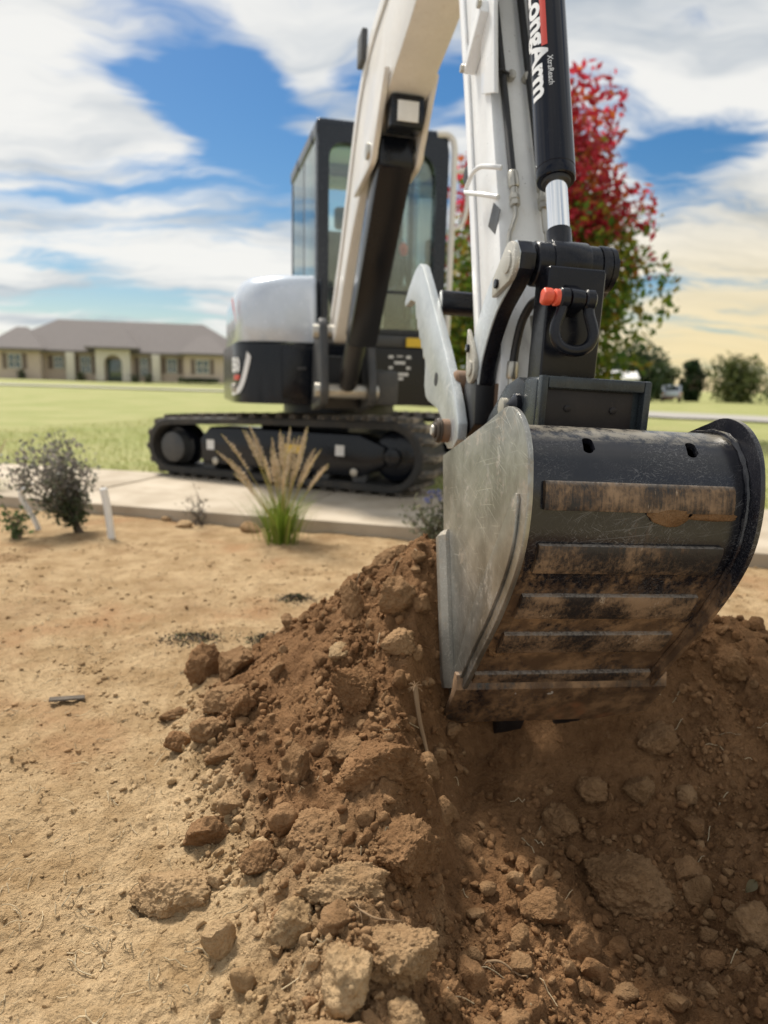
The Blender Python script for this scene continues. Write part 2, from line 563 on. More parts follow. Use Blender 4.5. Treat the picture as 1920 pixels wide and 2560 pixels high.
def glass(name, tint, refl=.9, thick=.5):
    m, nb = new_mat(name)
    fr = nb('ShaderNodeFresnel', None, IOR=1.5).outputs[0]
    tr = nb('ShaderNodeBsdfTransparent', None, Color=tint)
    gl = nb('ShaderNodeBsdfGlossy', None, Color=(.9, .97, .95), Roughness=.03)
    df = nb('ShaderNodeBsdfDiffuse', None, Color=[k * .5 for k in tint])
    a = nb('ShaderNodeMixShader', None, i0=thick, i1=tr.outputs[0], i2=df.outputs[0])
    b_ = nb('ShaderNodeMixShader', None, i0=nb.math('ADD', nb.math('MULTIPLY', fr, refl), .06), i1=a.outputs[0], i2=gl.outputs[0])
    nb('ShaderNodeOutputMaterial', None, Surface=b_.outputs[0])
    return m


MAT['glass'] = glass('cab_glass', (.93, .99, .975), 1.0, .0)
MAT['glassgreen'] = glass('green_skylight_glass', (.16, .42, .22), .6, .25)
MAT['winpane'] = glass('house_window_glass', (.35, .45, .45), 1.0, .35)


def soil_nodes(nb, v, moist):
    n0 = nb.noise(v, 1.6, 4, .6)
    n1 = nb.noise(v, 9, 6, .65)
    n2 = nb.noise(v, 60, 5, .7)
    n3 = nb.noise(v, 260, 3, .7)
    dry = nb.mix(nb.step(n1, .32, .68), (.365, .245, .128), (.53, .385, .225))
    dry = nb.mix(nb.step(n0, .52, .68), dry, (.40, .240, .125))
    wet = nb.mix(nb.step(n1, .3, .7), (.150, .076, .034), (.275, .152, .073))
    wet = nb.mix(nb.math('MULTIPLY', nb.step(n2, .55, .72), .5), wet, (.31, .19, .10))
    c = nb.mix(moist, dry, wet)
    g = nb.math('ADD', nb.math('MULTIPLY', n2, .6), nb.math('MULTIPLY', n3, .4))
    c = nb.mix(nb.step(g, .52, .34, 0, .35), c, nb.mix(moist, (.15, .095, .052), (.060, .034, .017)))
    c = nb.mix(nb.step(n3, .66, .74, 0, .35), c, (.50, .40, .28))
    n4 = nb.noise(v, 120, 4, .75)
    vor = nb('ShaderNodeTexVoronoi', None, Vector=v, Scale=150.0).outputs['Distance']
    h = nb.math('ADD', nb.math('MULTIPLY', n2, 1.0), nb.math('MULTIPLY', n3, .5))
    h = nb.math('ADD', h, nb.math('SUBTRACT', nb.math('MULTIPLY', n4, .9), nb.math('MULTIPLY', vor, .35)))
    return c, h


m, nb = new_mat('soil'); MAT['soil'] = m
v = obco(nb)
at = nb('ShaderNodeAttribute', {'attribute_name': 'moist'}).outputs['Fac']
c, h = soil_nodes(nb, v, at)
out(nb, c, .95, 0.0, (h, .95, .008), .12)

m, nb = new_mat('clod_soil'); MAT['clod'] = m
tcn = nb('ShaderNodeTexCoord')
geo = nb('ShaderNodeNewGeometry')
oi = nb('ShaderNodeObjectInfo')
v = geo.outputs['Position']
mo = nb.math('MULTIPLY', oi.outputs['Random'], .26)
c, h = soil_nodes(nb, v, nb.math('SUBTRACT', .98, mo))
out(nb, c, .95, 0.0, (h, .9, .006), .12)

m, nb = new_mat('dry_clod_soil'); MAT['dryclod'] = m
v = nb('ShaderNodeNewGeometry').outputs['Position']
oi = nb('ShaderNodeObjectInfo')
c, h = soil_nodes(nb, v, nb.math('ADD', nb.math('MULTIPLY', oi.outputs['Random'], .3), .18))
out(nb, c, .95, 0.0, (h, .9, .006), .12)

m, nb = new_mat('crumb_soil'); MAT['crumb'] = m
v = nb('ShaderNodeNewGeometry').outputs['Position']
at = nb('ShaderNodeAttribute', {'attribute_name': 'moist'}).outputs['Fac']
c, h = soil_nodes(nb, v, at)
out(nb, c, .95, 0.0, (h, .8, .005), .12)

# concrete
m, nb = new_mat('concrete'); MAT['concrete'] = m
v = obco(nb)
n1 = nb.noise(v, 2.5, 5, .6); n2 = nb.noise(v, 40, 5, .7)
c = nb.mix(nb.step(n1, .35, .65), (.36, .30, .225), (.47, .405, .32))
c = nb.mix(nb.step(n2, .55, .75, 0, .3), c, (.25, .20, .15))
out(nb, c, .85, 0, (n2, .3, .004), .3)

# lawn
m, nb = new_mat('lawn'); MAT['lawn'] = m
v = obco(nb)
n1 = nb.noise(v, .5, 5, .6); n2 = nb.noise(nb.mapping(v, scale=(.35, 1, 1)), 2.2, 5, .6); n3 = nb.noise(v, 30, 4, .7)
c = nb.mix(nb.step(n1, .35, .65), (.235, .26, .085), (.31, .31, .13))
c = nb.mix(nb.step(n2, .45, .7, 0, .6), c, (.36, .32, .15))
c = nb.mix(nb.step(n3, .5, .7, 0, .35), c, (.13, .165, .04))
out(nb, c, .9, 0, (n3, .6, .03), .2)

m, nb = new_mat('asphalt'); MAT['asphalt'] = m
v = obco(nb)
out(nb, nb.mix(nb.noise(v, 1.5, 5), (.28, .27, .25), (.38, .36, .33)), .9, 0, None, .2)


def attr_leaf(name, rough=.55, trans=.45):
    m, nb = new_mat(name)
    a = nb('ShaderNodeAttribute', {'attribute_name': 'tint'}).outputs['Color']
    d = nb('ShaderNodeBsdfPrincipled', None, Base_Color=a, Roughness=rough)
    d.inputs['Specular IOR Level'].default_value = .3
    t = nb('ShaderNodeBsdfTranslucent', None, Color=a)
    mx = nb('ShaderNodeMixShader', None, i0=trans, i1=d.outputs[0], i2=t.outputs[0])
    nb('ShaderNodeOutputMaterial', None, Surface=mx.outputs[0])
    return m


MAT['leaf'] = attr_leaf('leaf')
MAT['straw'] = attr_leaf('straw', .7, .15)

m, nb = new_mat('bark'); MAT['bark'] = m
v = obco(nb)
n1 = nb.noise(nb.mapping(v, scale=(1, 1, .2)), 25, 5, .65)
out(nb, nb.mix(n1, (.05, .04, .03), (.16, .13, .10)), .9, 0, (n1, .8, .02))

m, nb = new_mat('shingles'); MAT['shingle'] = m
v = obco(nb)
n1 = nb.noise(v, 3, 5, .7)
w = nb('ShaderNodeTexWave', {'wave_type': 'BANDS', 'bands_direction': 'Z'}, Vector=v, Scale=1.8, Distortion=.6, Detail=2).outputs[0]
out(nb, nb.mix(n1, (.15, .135, .135), (.235, .215, .21)), .9, 0, (w, .4, .05), .2)

m, nb = new_mat('tan_brick'); MAT['brick'] = m
v = obco(nb)
br = nb('ShaderNodeTexBrick', None, Vector=nb.mapping(v, rot=(R(90), 0, 0)), Scale=4.0, Color1=(.62, .52, .44, 1), Color2=(.54, .44, .37, 1), Mortar=(.5, .45, .4, 1))
br.inputs['Mortar Size'].default_value = .012
out(nb, br.outputs[0], .9, 0, None, .2)
MAT['stucco'] = paint('cream_stucco', (.66, .62, .55), .8, dirt=.1)
MAT['shutter'] = paint('brown_shutter', (.16, .12, .10), .6, dirt=.1)
MAT['truckred'] = paint('red_car_paint', (.20, .02, .02), .3, dirt=.1)
MAT['lampred'] = paint('tail_lamp_red', (.5, .02, .02), .3, dirt=.02)
MAT['bluepl'] = paint('blue_plastic', (.04, .09, .22), .5, dirt=.1)

# ------------------------------------------------------------------ ground heights
BASE = -.07


def pile_h(x, y):
    """heap of dug soil left of the bucket; its ridge runs towards the photographer"""
    Y = [.3, .5, .7, .85, 1.05, 1.2, 1.4, 1.6, 1.74, 1.9, 2.1, 2.35, 2.6]
    cxv = np.interp(y, Y, [-.03, -.03, -.01, .0, .02, .04, .06, .08, .09, .11, .14, .16, .16])
    hz = np.interp(y, Y, [.03, .07, .10, .12, .165, .19, .255, .34, .375, .30, .17, .05, 0])
    wl = np.interp(y, Y, [.15, .17, .21, .25, .33, .42, .52, .60, .62, .58, .5, .38, .3])
    wr = np.interp(y, Y, [.14, .14, .14, .14, .13, .13, .14, .3, .42, .5, .5, .4, .3])
    j = fbm(x * 4, y * 4, 3.3, 3) * .05
    d = x - cxv + j
    w = np.where(d < 0, wl, wr)
    t = np.clip(1 - np.abs(d) / w, 0, 1)
    return hz * (t * .75 + .25 * t * t * (3 - 2 * t))


def mound_h(x, y):
    d1 = ((x - .86) / .25) ** 2 + ((y - 1.60) / .24) ** 2
    d2 = ((x - 1.02) / .22) ** 2 + ((y - 1.28) / .32) ** 2
    return .19 * np.exp(-d1) + .13 * np.exp(-d2)


def hole_h(x, y):
    return -.105 * np.exp(-((x - .42) / .27) ** 2 - ((y - .96) / .33) ** 2) + .225 * np.exp(-((x - .42) / .36) ** 2 - ((y - 1.63) / .18) ** 2)  # second term: rise added behind the lip, buries teeth and blocks sun under it


def dirt_z(x, y, fine=True):
    p = pile_h(x, y); q = mound_h(x, y); hl = hole_h(x, y)
    dug = sstep(p + q - hl, .015, .07)
    near = sstep(y, 3.4, 1.6)
    z = BASE + p + q + hl
    z = z + fbm(x * 1.1, y * 1.1, 1.0, 3) * .022 * (1 - .5 * dug)
    z = z + fbm(x * 6, y * 6, 5.0, 3) * (.012 + .030 * dug)
    if fine:
        lump = fbm(x * 22, y * 22, 9.0, 3)
        z = z + np.abs(lump) * (.011 + .015 * dug)
        z = z + (fbm(x * 48, y * 48, 2.0, 2) * (.008 + .006 * dug) + np.maximum(perlin(x * 105, y * 105, 4.0), 0) * (.010 + .003 * dug) * np.clip(.45 + 1.6 * fbm(x * 5, y * 5, 17.0, 2), .05, 1)) * near
    return z


def moist_at(x, y):
    p = pile_h(x, y); q = mound_h(x, y); hl = hole_h(x, y)
    e = fbm(x * 7, y * 7, 12.0, 4) * .03
    m = sstep(p + q * .8 - hl * 1.3 + e, .02, .085)
    m = np.maximum(m, sstep(x + e, .06, .12) * sstep(1.95 - y + e, 0, .1) * sstep(1.02 + .35 * (y - .8) - x + e * 2, 0, .12))
    edge = sstep(y, 1.15, .85) * sstep(x, .12, -.1)       # the near end of the ridge has dried out
    m = m * (1 - .55 * edge)
    patch = sstep(fbm(x * 1.8, y * 1.8, 22.0, 3), .12, .4) * .30 * sstep(y, 1.4, 2.2)
    return np.clip(m + patch, 0, 1)


# ------------------------------------------------------------------ dirt bed: one fine sheet, split into bed, heap and mound
PATH_A = Vector((-2.426, 4.419, 0)); PATH_D = Vector((1.819 + 2.426, 3.274 - 4.419, 0)).normalized()
PATH_N = Vector((-PATH_D.y, PATH_D.x, 0))         # away from the photographer
NR, NC = 680, 860
yy = .32 * (6.4 / .32) ** np.linspace(0, 1, NR)
tt = np.linspace(-1.45, 1.45, NC)
tt = tt * (.55 + .45 * np.abs(tt) / 1.45)
Yg, Tg = np.meshgrid(yy, tt, indexing='ij')
Xg = Tg * (Yg + .25) * 1.05
Zg = dirt_z(Xg, Yg)
V = np.stack([Xg, Yg, Zg], -1).reshape(-1, 3)
idx = np.arange(NR * NC).reshape(NR, NC)
Q = np.stack([idx[:-1, :-1], idx[:-1, 1:], idx[1:, 1:], idx[1:, :-1]], -1).reshape(-1, 4)
# drop everything beyond the walk
dist = (V[:, 0] - PATH_A.x) * PATH_N.x + (V[:, 1] - PATH_A.y) * PATH_N.y
Q = Q[(dist[Q] < .45).any(1)]
ph = pile_h(V[:, 0], V[:, 1]) > .02
mh = (mound_h(V[:, 0], V[:, 1]) > .03) & ~ph
fp = ph[Q].all(1); fm = mh[Q].all(1) & ~fp
MO = moist_at(V[:, 0], V[:, 1])


def sub_mesh(name, faces):
    used = np.unique(faces)
    remap = np.full(len(V), -1, np.int64); remap[used] = np.arange(len(used))
    me = fast_mesh(name, V[used], remap[faces])
    vattr(me, 'moist', MO[used])
    return link(name, me, MAT['soil'])


tag(sub_mesh('ground', Q[~fp & ~fm]), kind='structure')
tag(sub_mesh('soil_pile', Q[fp]), 'heap of crumbly brown dug soil running from the bucket towards the viewer', 'soil pile')
tag(sub_mesh('soil_mound', Q[fm]), 'low mound of dug soil behind the right side of the bucket', 'soil mound')


def surf(x, y):
    j = math.log(max(y, .33) / .32) / math.log(20) * (NR - 1)
    i = float(np.interp(x / ((y + .25) * 1.05), tt, np.arange(NC)))
    j0, i0 = min(int(j), NR - 2), min(int(i), NC - 2)
    fj, fi = j - j0, i - i0
    return float((Zg[j0, i0] * (1 - fi) + Zg[j0, i0 + 1] * fi) * (1 - fj) + (Zg[j0 + 1, i0] * (1 - fi) + Zg[j0 + 1, i0 + 1] * fi) * fj)


# ------------------------------------------------------------------ concrete walk: slabs with open joints and an edge
path = tag(empty('path', PATH_A), kind='structure')


def on_path(l, w, z=0.0):
    return PATH_D * l + PATH_N * w + Vector((0, 0, z))


l = -4.2
k = 0
while l < 9.5:
    L = 1.52
    bm = bmesh.new()
    g = .006
    c0 = [on_path(l + g, 0), on_path(l + L - g, 0), on_path(l + L - g, 1.42), on_path(l + g, 1.42)]
    lo = [bm.verts.new(p + Vector((0, 0, -.22))) for p in c0]
    hi = [bm.verts.new(p + Vector((0, 0, (k % 3) * .002 - .002))) for p in c0]
    bm.faces.new(lo); bm.faces.new(hi[::-1])
    for i in range(4):
        bm.faces.new((lo[i], hi[i], hi[(i + 1) % 4], lo[(i + 1) % 4]))
    bev(bm, .012, 2)
    finish(bm, 'slab', MAT['concrete'], path)
    l += L; k += 1


# ------------------------------------------------------------------ lawn out to the horizon
def lawn_z(x, y):
    k = np.clip((y - 8) / 40, 0, 1)
    z = -.03 - .013 * np.clip(x, -38, 38) * k
    return z + fbm(x * .35, y * .35, 4.0, 2) * .03


pw = PATH_A + PATH_N * 1.38
rows = np.concatenate([np.linspace(0, 6, 40), 6 * (1500 / 6) ** np.linspace(0.02, 1, 70)])
cols = np.concatenate([-np.geomspace(1500, 6, 40), np.linspace(-5.8, 5.8, 60), np.geomspace(6, 1500, 40)])
Rr, Cc = np.meshgrid(rows, cols, indexing='ij')
lx = pw.x + PATH_N.x * Rr + PATH_D.x * Cc
ly = pw.y + PATH_N.y * Rr + PATH_D.y * Cc
LV = np.stack([lx, ly, lawn_z(lx, ly)], -1).reshape(-1, 3)
ii = np.arange(LV.shape[0]).reshape(Rr.shape)
LQ = np.stack([ii[:-1, :-1], ii[:-1, 1:], ii[1:, 1:], ii[1:, :-1]], -1).reshape(-1, 4)
tag(link('lawn', fast_mesh('lawn', LV, LQ), MAT['lawn']), kind='structure')

# short grass along the near lawn
rg = np.random.default_rng(3)
n = 26000
r_ = 7.5 * rg.random(n) ** 1.6 + .0; c_ = rg.uniform(-4.5, 7.5, n)
gx = pw.x + PATH_N.x * r_ + PATH_D.x * c_; gy = pw.y + PATH_N.y * r_ + PATH_D.y * c_
gz = lawn_z(gx, gy)
ang = rg.uniform(0, 6.28, n); hh = rg.uniform(.02, .055, n); wd = rg.uniform(.003, .006, n)
lean = rg.normal(0, .02, (n, 2))
P0 = np.stack([gx - np.cos(ang) * wd, gy - np.sin(ang) * wd, gz - .005], -1)
P1 = np.stack([gx + np.cos(ang) * wd, gy + np.sin(ang) * wd, gz - .005], -1)
P2 = np.stack([gx + lean[:, 0], gy + lean[:, 1], gz + hh], -1)
GV = np.stack([P0, P1, P2], 1).reshape(-1, 3)
me = fast_mesh('grass', GV, np.arange(3 * n).reshape(-1, 3))
tint = np.array([.21, .25, .07])[None] * rg.uniform(.7, 1.4, (n, 1)) + np.array([.07, .03, .01]) * rg.random((n, 1))
vcol(me, 'tint', np.repeat(tint, 3, 0))
tag(link('grass', me, MAT['leaf']), 'short green grass along the near edge of the lawn', 'grass', kind='stuff')


# road strips beyond the lawn
def strip(name, pts, wid, m, dz):
    bm = bmesh.new()
    prev = None
    for (x0, y0), (x1, y1) in zip(pts, pts[1:]):
        N = 24
        for i in range(N + (1 if (x1, y1) == pts[-1] else 0)):
            f = i / N
            x, y = x0 + (x1 - x0) * f, y0 + (y1 - y0) * f
            d = Vector((x1 - x0, y1 - y0, 0)).normalized(); nn = Vector((-d.y, d.x, 0)) * wid / 2
            a, b_ = [], None
            vs = []
            for s in (-1, 1):
                px, py = x + nn.x * s, y + nn.y * s
                vs.append(bm.verts.new((px, py, float(lawn_z(np.array([px]), np.array([py]))[0]) + dz)))
            if prev: bm.faces.new((prev[0], prev[1], vs[1], vs[0]))
            prev = vs
    return tag(finish(bm, name, m), kind='structure')


strip('road', [(-4, 34.5), (10.2, 23.0), (30, 7.5)], 6.0, MAT['asphalt'], .05)
strip('drive', [(-50, 37), (-10, 43), (6, 44)], 3.2, MAT['asphalt'], .06)


# ------------------------------------------------------------------ foliage
def leaf_quads(P, size, rg, flat=.5):
    n = len(P)
    d = rg.normal(size=(n, 3)); d /= np.linalg.norm(d, axis=1)[:, None]
    e = np.cross(d, rg.normal(size=(n, 3))); e /= np.linalg.norm(e, axis=1)[:, None] + 1e-9
    s = (size * rg.uniform(.6, 1.35, n))[:, None]
    q = np.stack([P - d * s, P + e * s * flat, P + d * s, P - e * s * flat], 1).reshape(-1, 3)
    return q, np.arange(4 * n).reshape(-1, 4)


def limb_tree(bm, base, height, rad, rg, levels=3, spread=.55):
    """tapered trunk with forked limbs; returns limb end points"""
    ends = []
    def grow(p, d, L, r, lev):
        pts = [p]; rr = [r]
        q = p.copy(); dd = d.copy()
        for i in range(4):
            dd = (dd + Vector(rg.normal(0, .10, 3))).normalized()
            q = q + dd * (L / 4); pts.append(q.copy()); rr.append(r * (1 - .13 * (i + 1)))
        ringtube(pts, rr, 7, bm)
        if lev == 0:
            ends.append(q.copy()); return
        for j in range(3 if lev > 1 else 4):
            nd = (dd + Vector(rg.normal(0, spread, 3))).normalized()
            nd.z = abs(nd.z) * .8 + .1
            grow(q, nd.normalized(), L * .68, r * .45, lev - 1)
            if lev >= 2: ends.append(q.copy())
    grow(Vector(base), Vector((0, 0, 1)), height * .34, rad, levels)
    return ends


def make_tree(name, label, base, height, width, n, leaf, cols, seed, group=None, low=.12, gaps=.15, blobs=16, top_col=None, shape=.5):
    rg = np.random.default_rng(seed)
    root = tag(empty(name, base), label, 'tree', group)
    bm = bmesh.new()
    limb_tree(bm, (0, 0, -.1), height, height * .028, rg)
    finish(bm, 'trunk', MAT['bark'], root)
    # crown: clumps spread over an egg-shaped envelope
    C = []
    for i in range(blobs):
        f = (i + .5) / blobs
        z = low + (1 - low) * f
        rr = float(np.interp(f, [0, .15, .45, .75, 1], [.42, .78, 1, .85, .34]))
        a = i * 2.4 + rg.uniform(-.5, .5)
        ro = width / 2 * rr * rg.uniform(.25, .8)
        C.append((math.cos(a) * ro, math.sin(a) * ro, z * height * .95, width * (.13 + .14 * rr) * rg.uniform(.75, 1.25)))
        if rr > .6:
            ro2 = width / 2 * rr * rg.uniform(.0, .5)
            C.append((math.cos(a + 2.6) * ro2, math.sin(a + 2.6) * ro2, z * height * .95, width * (.12 + .12 * rr)))
    C = np.array(C)
    w = C[:, 3] ** 2; w /= w.sum()
    k = rg.choice(len(C), n, p=w)
    d = rg.normal(size=(n, 3)); d /= np.linalg.norm(d, axis=1)[:, None]
    P = C[k, :3] + d * (C[k, 3] * rg.random(n) ** .5)[:, None] * np.array([1, 1, .85])
    keep = fbm(P[:, 0] * 2.2 / width * 3, P[:, 1] * 2.2 / width * 3, P[:, 2] * 2.2 / width * 3 + seed, 3) > -gaps
    P = P[keep]; k = k[keep]
    P = P[P[:, 2] > height * low * .3]
    q, f = leaf_quads(P, leaf, rg)
    me = fast_mesh(name + '_crown', q, f, smooth=False)
    cols = np.array(cols)
    base_c = cols[rg.integers(0, len(cols), len(P))]
    if top_col is not None:
        tz = P[:, 2] / height + rg.normal(0, .06, len(P)) + fbm(P[:, 0] * .9, P[:, 1] * .9, P[:, 2] * .9, 2) * .22
        tcol = np.array(top_col)[rg.integers(0, len(top_col), len(P))]
        m_ = sstep(tz, .50, .68)[:, None]
        pick = rg.random((len(P), 1)) < m_
        base_c = np.where(pick, tcol, base_c)
    base_c = base_c * rg.uniform(.7, 1.3, (len(P), 1))
    vcol(me, 'tint', np.repeat(base_c, 4, 0))
    link('crown', me, MAT['leaf'], root)
    return root


GREENS = [(.055, .095, .02), (.075, .12, .024), (.04, .07, .018), (.11, .13, .03)]


def bgz(x, y):
    return float(lawn_z(np.array([x]), np.array([y]))[0])


make_tree('maple_tree', 'maple turning from green below to deep red at its top, behind the arm', (2.6, 13.6, bgz(2.6, 13.6)), 5.95, 4.5, 46000, .082,
          [(.15, .22, .025), (.10, .17, .022), (.22, .25, .03), (.26, .20, .03), (.06, .12, .018)], 5, low=.06, gaps=.26, blobs=34,
          top_col=[(.42, .025, .045), (.52, .04, .07), (.32, .02, .03), (.46, .12, .03)], shape=.62)
far = [  # px position worked out as ground place, height, width, label
    ('shade_tree', 'rounded dark tree behind the white roofed shed on the right', 24.5, 72, 5.8, 6.5, 61, [(.03, .055, .022), (.045, .075, .028)]),
    ('shade_tree', 'slim dark far tree just right of the parked pickup', 36.2, 86, 5.0, 3.2, 62, [(.02, .04, .015), (.03, .055, .02)]),
    ('shade_tree', 'pale green far tree directly behind the parked pickup', 33.4, 88, 4.6, 4.2, 63, [(.07, .10, .035), (.09, .11, .045)]),
    ('shade_tree', 'broad olive tree in the middle of the far right tree line', 41.5, 86, 5.2, 8.0, 64, [(.085, .105, .03), (.065, .09, .028), (.10, .11, .035)]),
    ('shade_tree', 'dark tree cut off by the right edge of the picture', 36.5, 62, 5.6, 6.0, 66, [(.035, .06, .02), (.05, .08, .025)]),
    ('shade_tree', 'yellow green tree at the left end of the brick house', -47.5, 82, 6.4, 6.0, 67, [(.20, .19, .03), (.16, .16, .03)]),
]
for nm, lab, x, y, h_, w_, sd, cl in far:
    make_tree(nm, lab, (x, y, bgz(x, y) - .1), h_, w_, 3600, .26, cl, sd, 'far trees', low=.04, gaps=.25, blobs=14)
# bushes at the foot of the far trees
for i, (lab, x, y, s) in enumerate([('round green bush at the right foot of the broad olive tree', 42.4, 79, 1.5), ('low dark bush standing left of the tree at the right picture edge', 34.0, 61.0, 1.1)]):
    make_tree('bush', lab, (x, y, bgz(x, y) - .1), s * 1.6, s * 2.4, 700, .16, [(.03, .06, .02), (.05, .085, .025)], 80 + i, 'far bushes', low=.02, blobs=7)

# ------------------------------------------------------------------ far house
HY = 12
house_o = Vector((-38.6, 70.5, bgz(-38.6, 70.5) - .05))
HF = Frame(HY, 0, (0, 0, 0))
house = tag(empty('house', house_o), 'long tan brick ranch house with grey hip roof across the lawn', 'house')


def hip(fr, s0, s1, t0, t1, z0, z1, inset, over=.5):
    """hip roof: eaves rectangle and a ridge along S"""
    bm = bmesh.new()
    s0, s1, t0, t1 = s0 - over, s1 + over, t0 - over, t1 + over
    tm = (t0 + t1) / 2
    e = [bm.verts.new(fr.W(*p)) for p in ((s0, t0, z0), (s1, t0, z0), (s1, t1, z0), (s0, t1, z0))]
    d = [bm.verts.new(fr.W(*p)) for p in ((s0, t0, z0 - .22), (s1, t0, z0 - .22), (s1, t1, z0 - .22), (s0, t1, z0 - .22))]
    r0 = bm.verts.new(fr.W(s0 + inset, tm, z1)); r1 = bm.verts.new(fr.W(s1 - inset, tm, z1))
    bm.faces.new((e[0], e[1], r1, r0)); bm.faces.new((e[1], e[2], r1)); bm.faces.new((e[2], e[3], r0, r1)); bm.faces.new((e[3], e[0], r0))
    for i in range(4):
        bm.faces.new((e[i], d[i], d[(i + 1) % 4], e[(i + 1) % 4]))
    bm.faces.new(d)
    return bm


# S runs left to right along the front, T towards the viewer
finish(box(HF, (0.6, 24.4), (-9, -1.2), (0, 2.9)), 'wall', MAT['brick'], house)
finish(box(HF, (0, 4.6), (-8.2, .6), (0, 2.9)), 'wall', MAT['brick'], house)
finish(box(HF, (18.2, 22.2), (-8.2, .3), (0, 2.9)), 'wall', MAT['brick'], house)
finish(hip(HF, 0, 25, -10.6, -.9, 2.95, 6.3, 5.6), 'roof', MAT['shingle'], house)
finish(hip(HF, 0, 4.6, -6, .75, 2.98, 5.2, 2.3), 'roof', MAT['shingle'], house)
finish(hip(HF, 18.2, 22.2, -6, .45, 2.98, 5.0, 2.0), 'roof', MAT['shingle'], house)
finish(hip(HF, 9.2, 13.3, -6, .2, 3.35, 5.6, 2.05), 'roof', MAT['shingle'], house)
# arched entry
arc = [(9.6, 0), (9.6, 3.3), (12.9, 3.3), (12.9, 0), (12.1, 0)] + [(11.25 + .85 * math.cos(a), 1.75 + .85 * math.sin(a)) for a in np.linspace(0, math.pi, 12)] + [(10.4, 0)]
bm = bmesh.new()
A_ = [bm.verts.new(HF.W(s, .1, z)) for s, z in arc]; B_ = [bm.verts.new(HF.W(s, -.35, z)) for s, z in arc]
bm.faces.new(A_); bm.faces.new(B_[::-1])
for i in range(len(arc)):
    bm.faces.new((A_[i], B_[i], B_[(i + 1) % len(arc)], A_[(i + 1) % len(arc)]))
finish(bm, 'entry_arch', MAT['stucco'], house)
dr = finish(box(HF, (10.5, 12.0), (-1.19, -1.1), (0, 2.2), .02), 'door', MAT['winpane'], house)
finish(box(HF, (11.82, 11.88), (-1.1, -1.04), (.95, 1.1)), 'handle', MAT['gal'], dr)
for s in (6.75, 14.95):
    finish(box(HF, (s, s + .8), (-.9, -.15), (0, 2.75), .03), 'column', MAT['stucco'], house)


def house_window(s0, s1, t, z0, z1, shut=True):
    w_ = finish(box(HF, (s0, s1), (t + .002, t + .03), (z0, z1)), 'window', MAT['winpane'], house)
    bm = None
    for a, b_, c_, d_ in ((s0 - .1, s0, z0 - .1, z1 + .1), (s1, s1 + .1, z0 - .1, z1 + .1), (s0, s1, z1, z1 + .1), (s0, s1, z0 - .1, z0), ((s0 + s1) / 2 - .03, (s0 + s1) / 2 + .03, z0, z1), (s0, s1, (z0 + z1) / 2 - .03, (z0 + z1) / 2 + .03)):
        bm = box(HF, (a, b_), (t + .001, t + .07), (c_, d_), bm=bm)
    finish(bm, 'frame', MAT['stucco'], w_)
    if shut:
        for a in (s0 - .55, s1 + .12):
            finish(box(HF, (a, a + .42), (t + .003, t + .06), (z0 - .1, z1 + .1)), 'shutter', MAT['shutter'], w_)


house_window(1.75, 2.85, .6, 1.1, 2.4)
house_window(5.5, 6.3, -1.2, 1.2, 2.3)
house_window(8.0, 8.9, -1.2, .8, 2.4)
house_window(13.75, 14.45, -1.2, .6, 2.4)
house_window(16.4, 17.3, -1.2, 1.0, 2.4)
house_window(19.4, 20.6, .3, 1.0, 2.3)
spots = [(8.4, 'low clipped bush left of the house entry'), (13.5, 'low clipped bush right of the house entry'), (14.7, 'clipped bush beside the right white house column'), (22.9, 'bush at the right corner of the brick house'), (3.0, 'small bush under the left house window')]
for i, (s, lab) in enumerate(spots):
    p = house_o + HF.W(s, .9 + (.5 if s > 20 or s < 4 else 0), 0)
    make_tree('bush', lab, (p.x, p.y, bgz(p.x, p.y) - .05), 1.0, 1.3, 420, .09, [(.03, .06, .02), (.05, .085, .025)], 90 + i, 'bushes along the house', low=.02, blobs=6)
rg = np.random.default_rng(8)
n = 1500
hs = rg.uniform(17.6, 21.6, n)
HP = np.array([list(house_o + HF.W(a, rg.uniform(.75, 1.25), rg.uniform(.0, .5))) for a in hs])
q, f = leaf_quads(HP, .08, rg)
me = fast_mesh('hedge', q, f, False)
vcol(me, 'tint', np.repeat(np.array([.04, .085, .02])[None] * rg.uniform(.7, 1.4, (n, 1)), 4, 0))
tag(link('hedge', me, MAT['leaf']), 'low green hedge under the right house window', 'hedge')

# ------------------------------------------------------------------ shed and pickup far right
SH = Frame(-12, 0, (0, 0, 0))
sx, sy = 17.9, 62.0
shed = tag(empty('shed', (sx, sy, bgz(sx, sy) - .1)), 'low white roofed shed far off behind the coupler', 'shed')
finish(box(SH, (0, 3.2), (-4, 0), (0, 1.9)), 'wall', MAT['stucco'], shed)
finish(prism(SH, [(-4.4, 1.92), (.4, 1.92), (.4, 2.05), (-2, 2.7), (-4.4, 2.05)], -.3, 3.5), 'roof', MAT['decal'], shed)
finish(box(SH, (1.0, 2.4), (.003, .05), (0, 1.7)), 'door', MAT['grey'], shed)

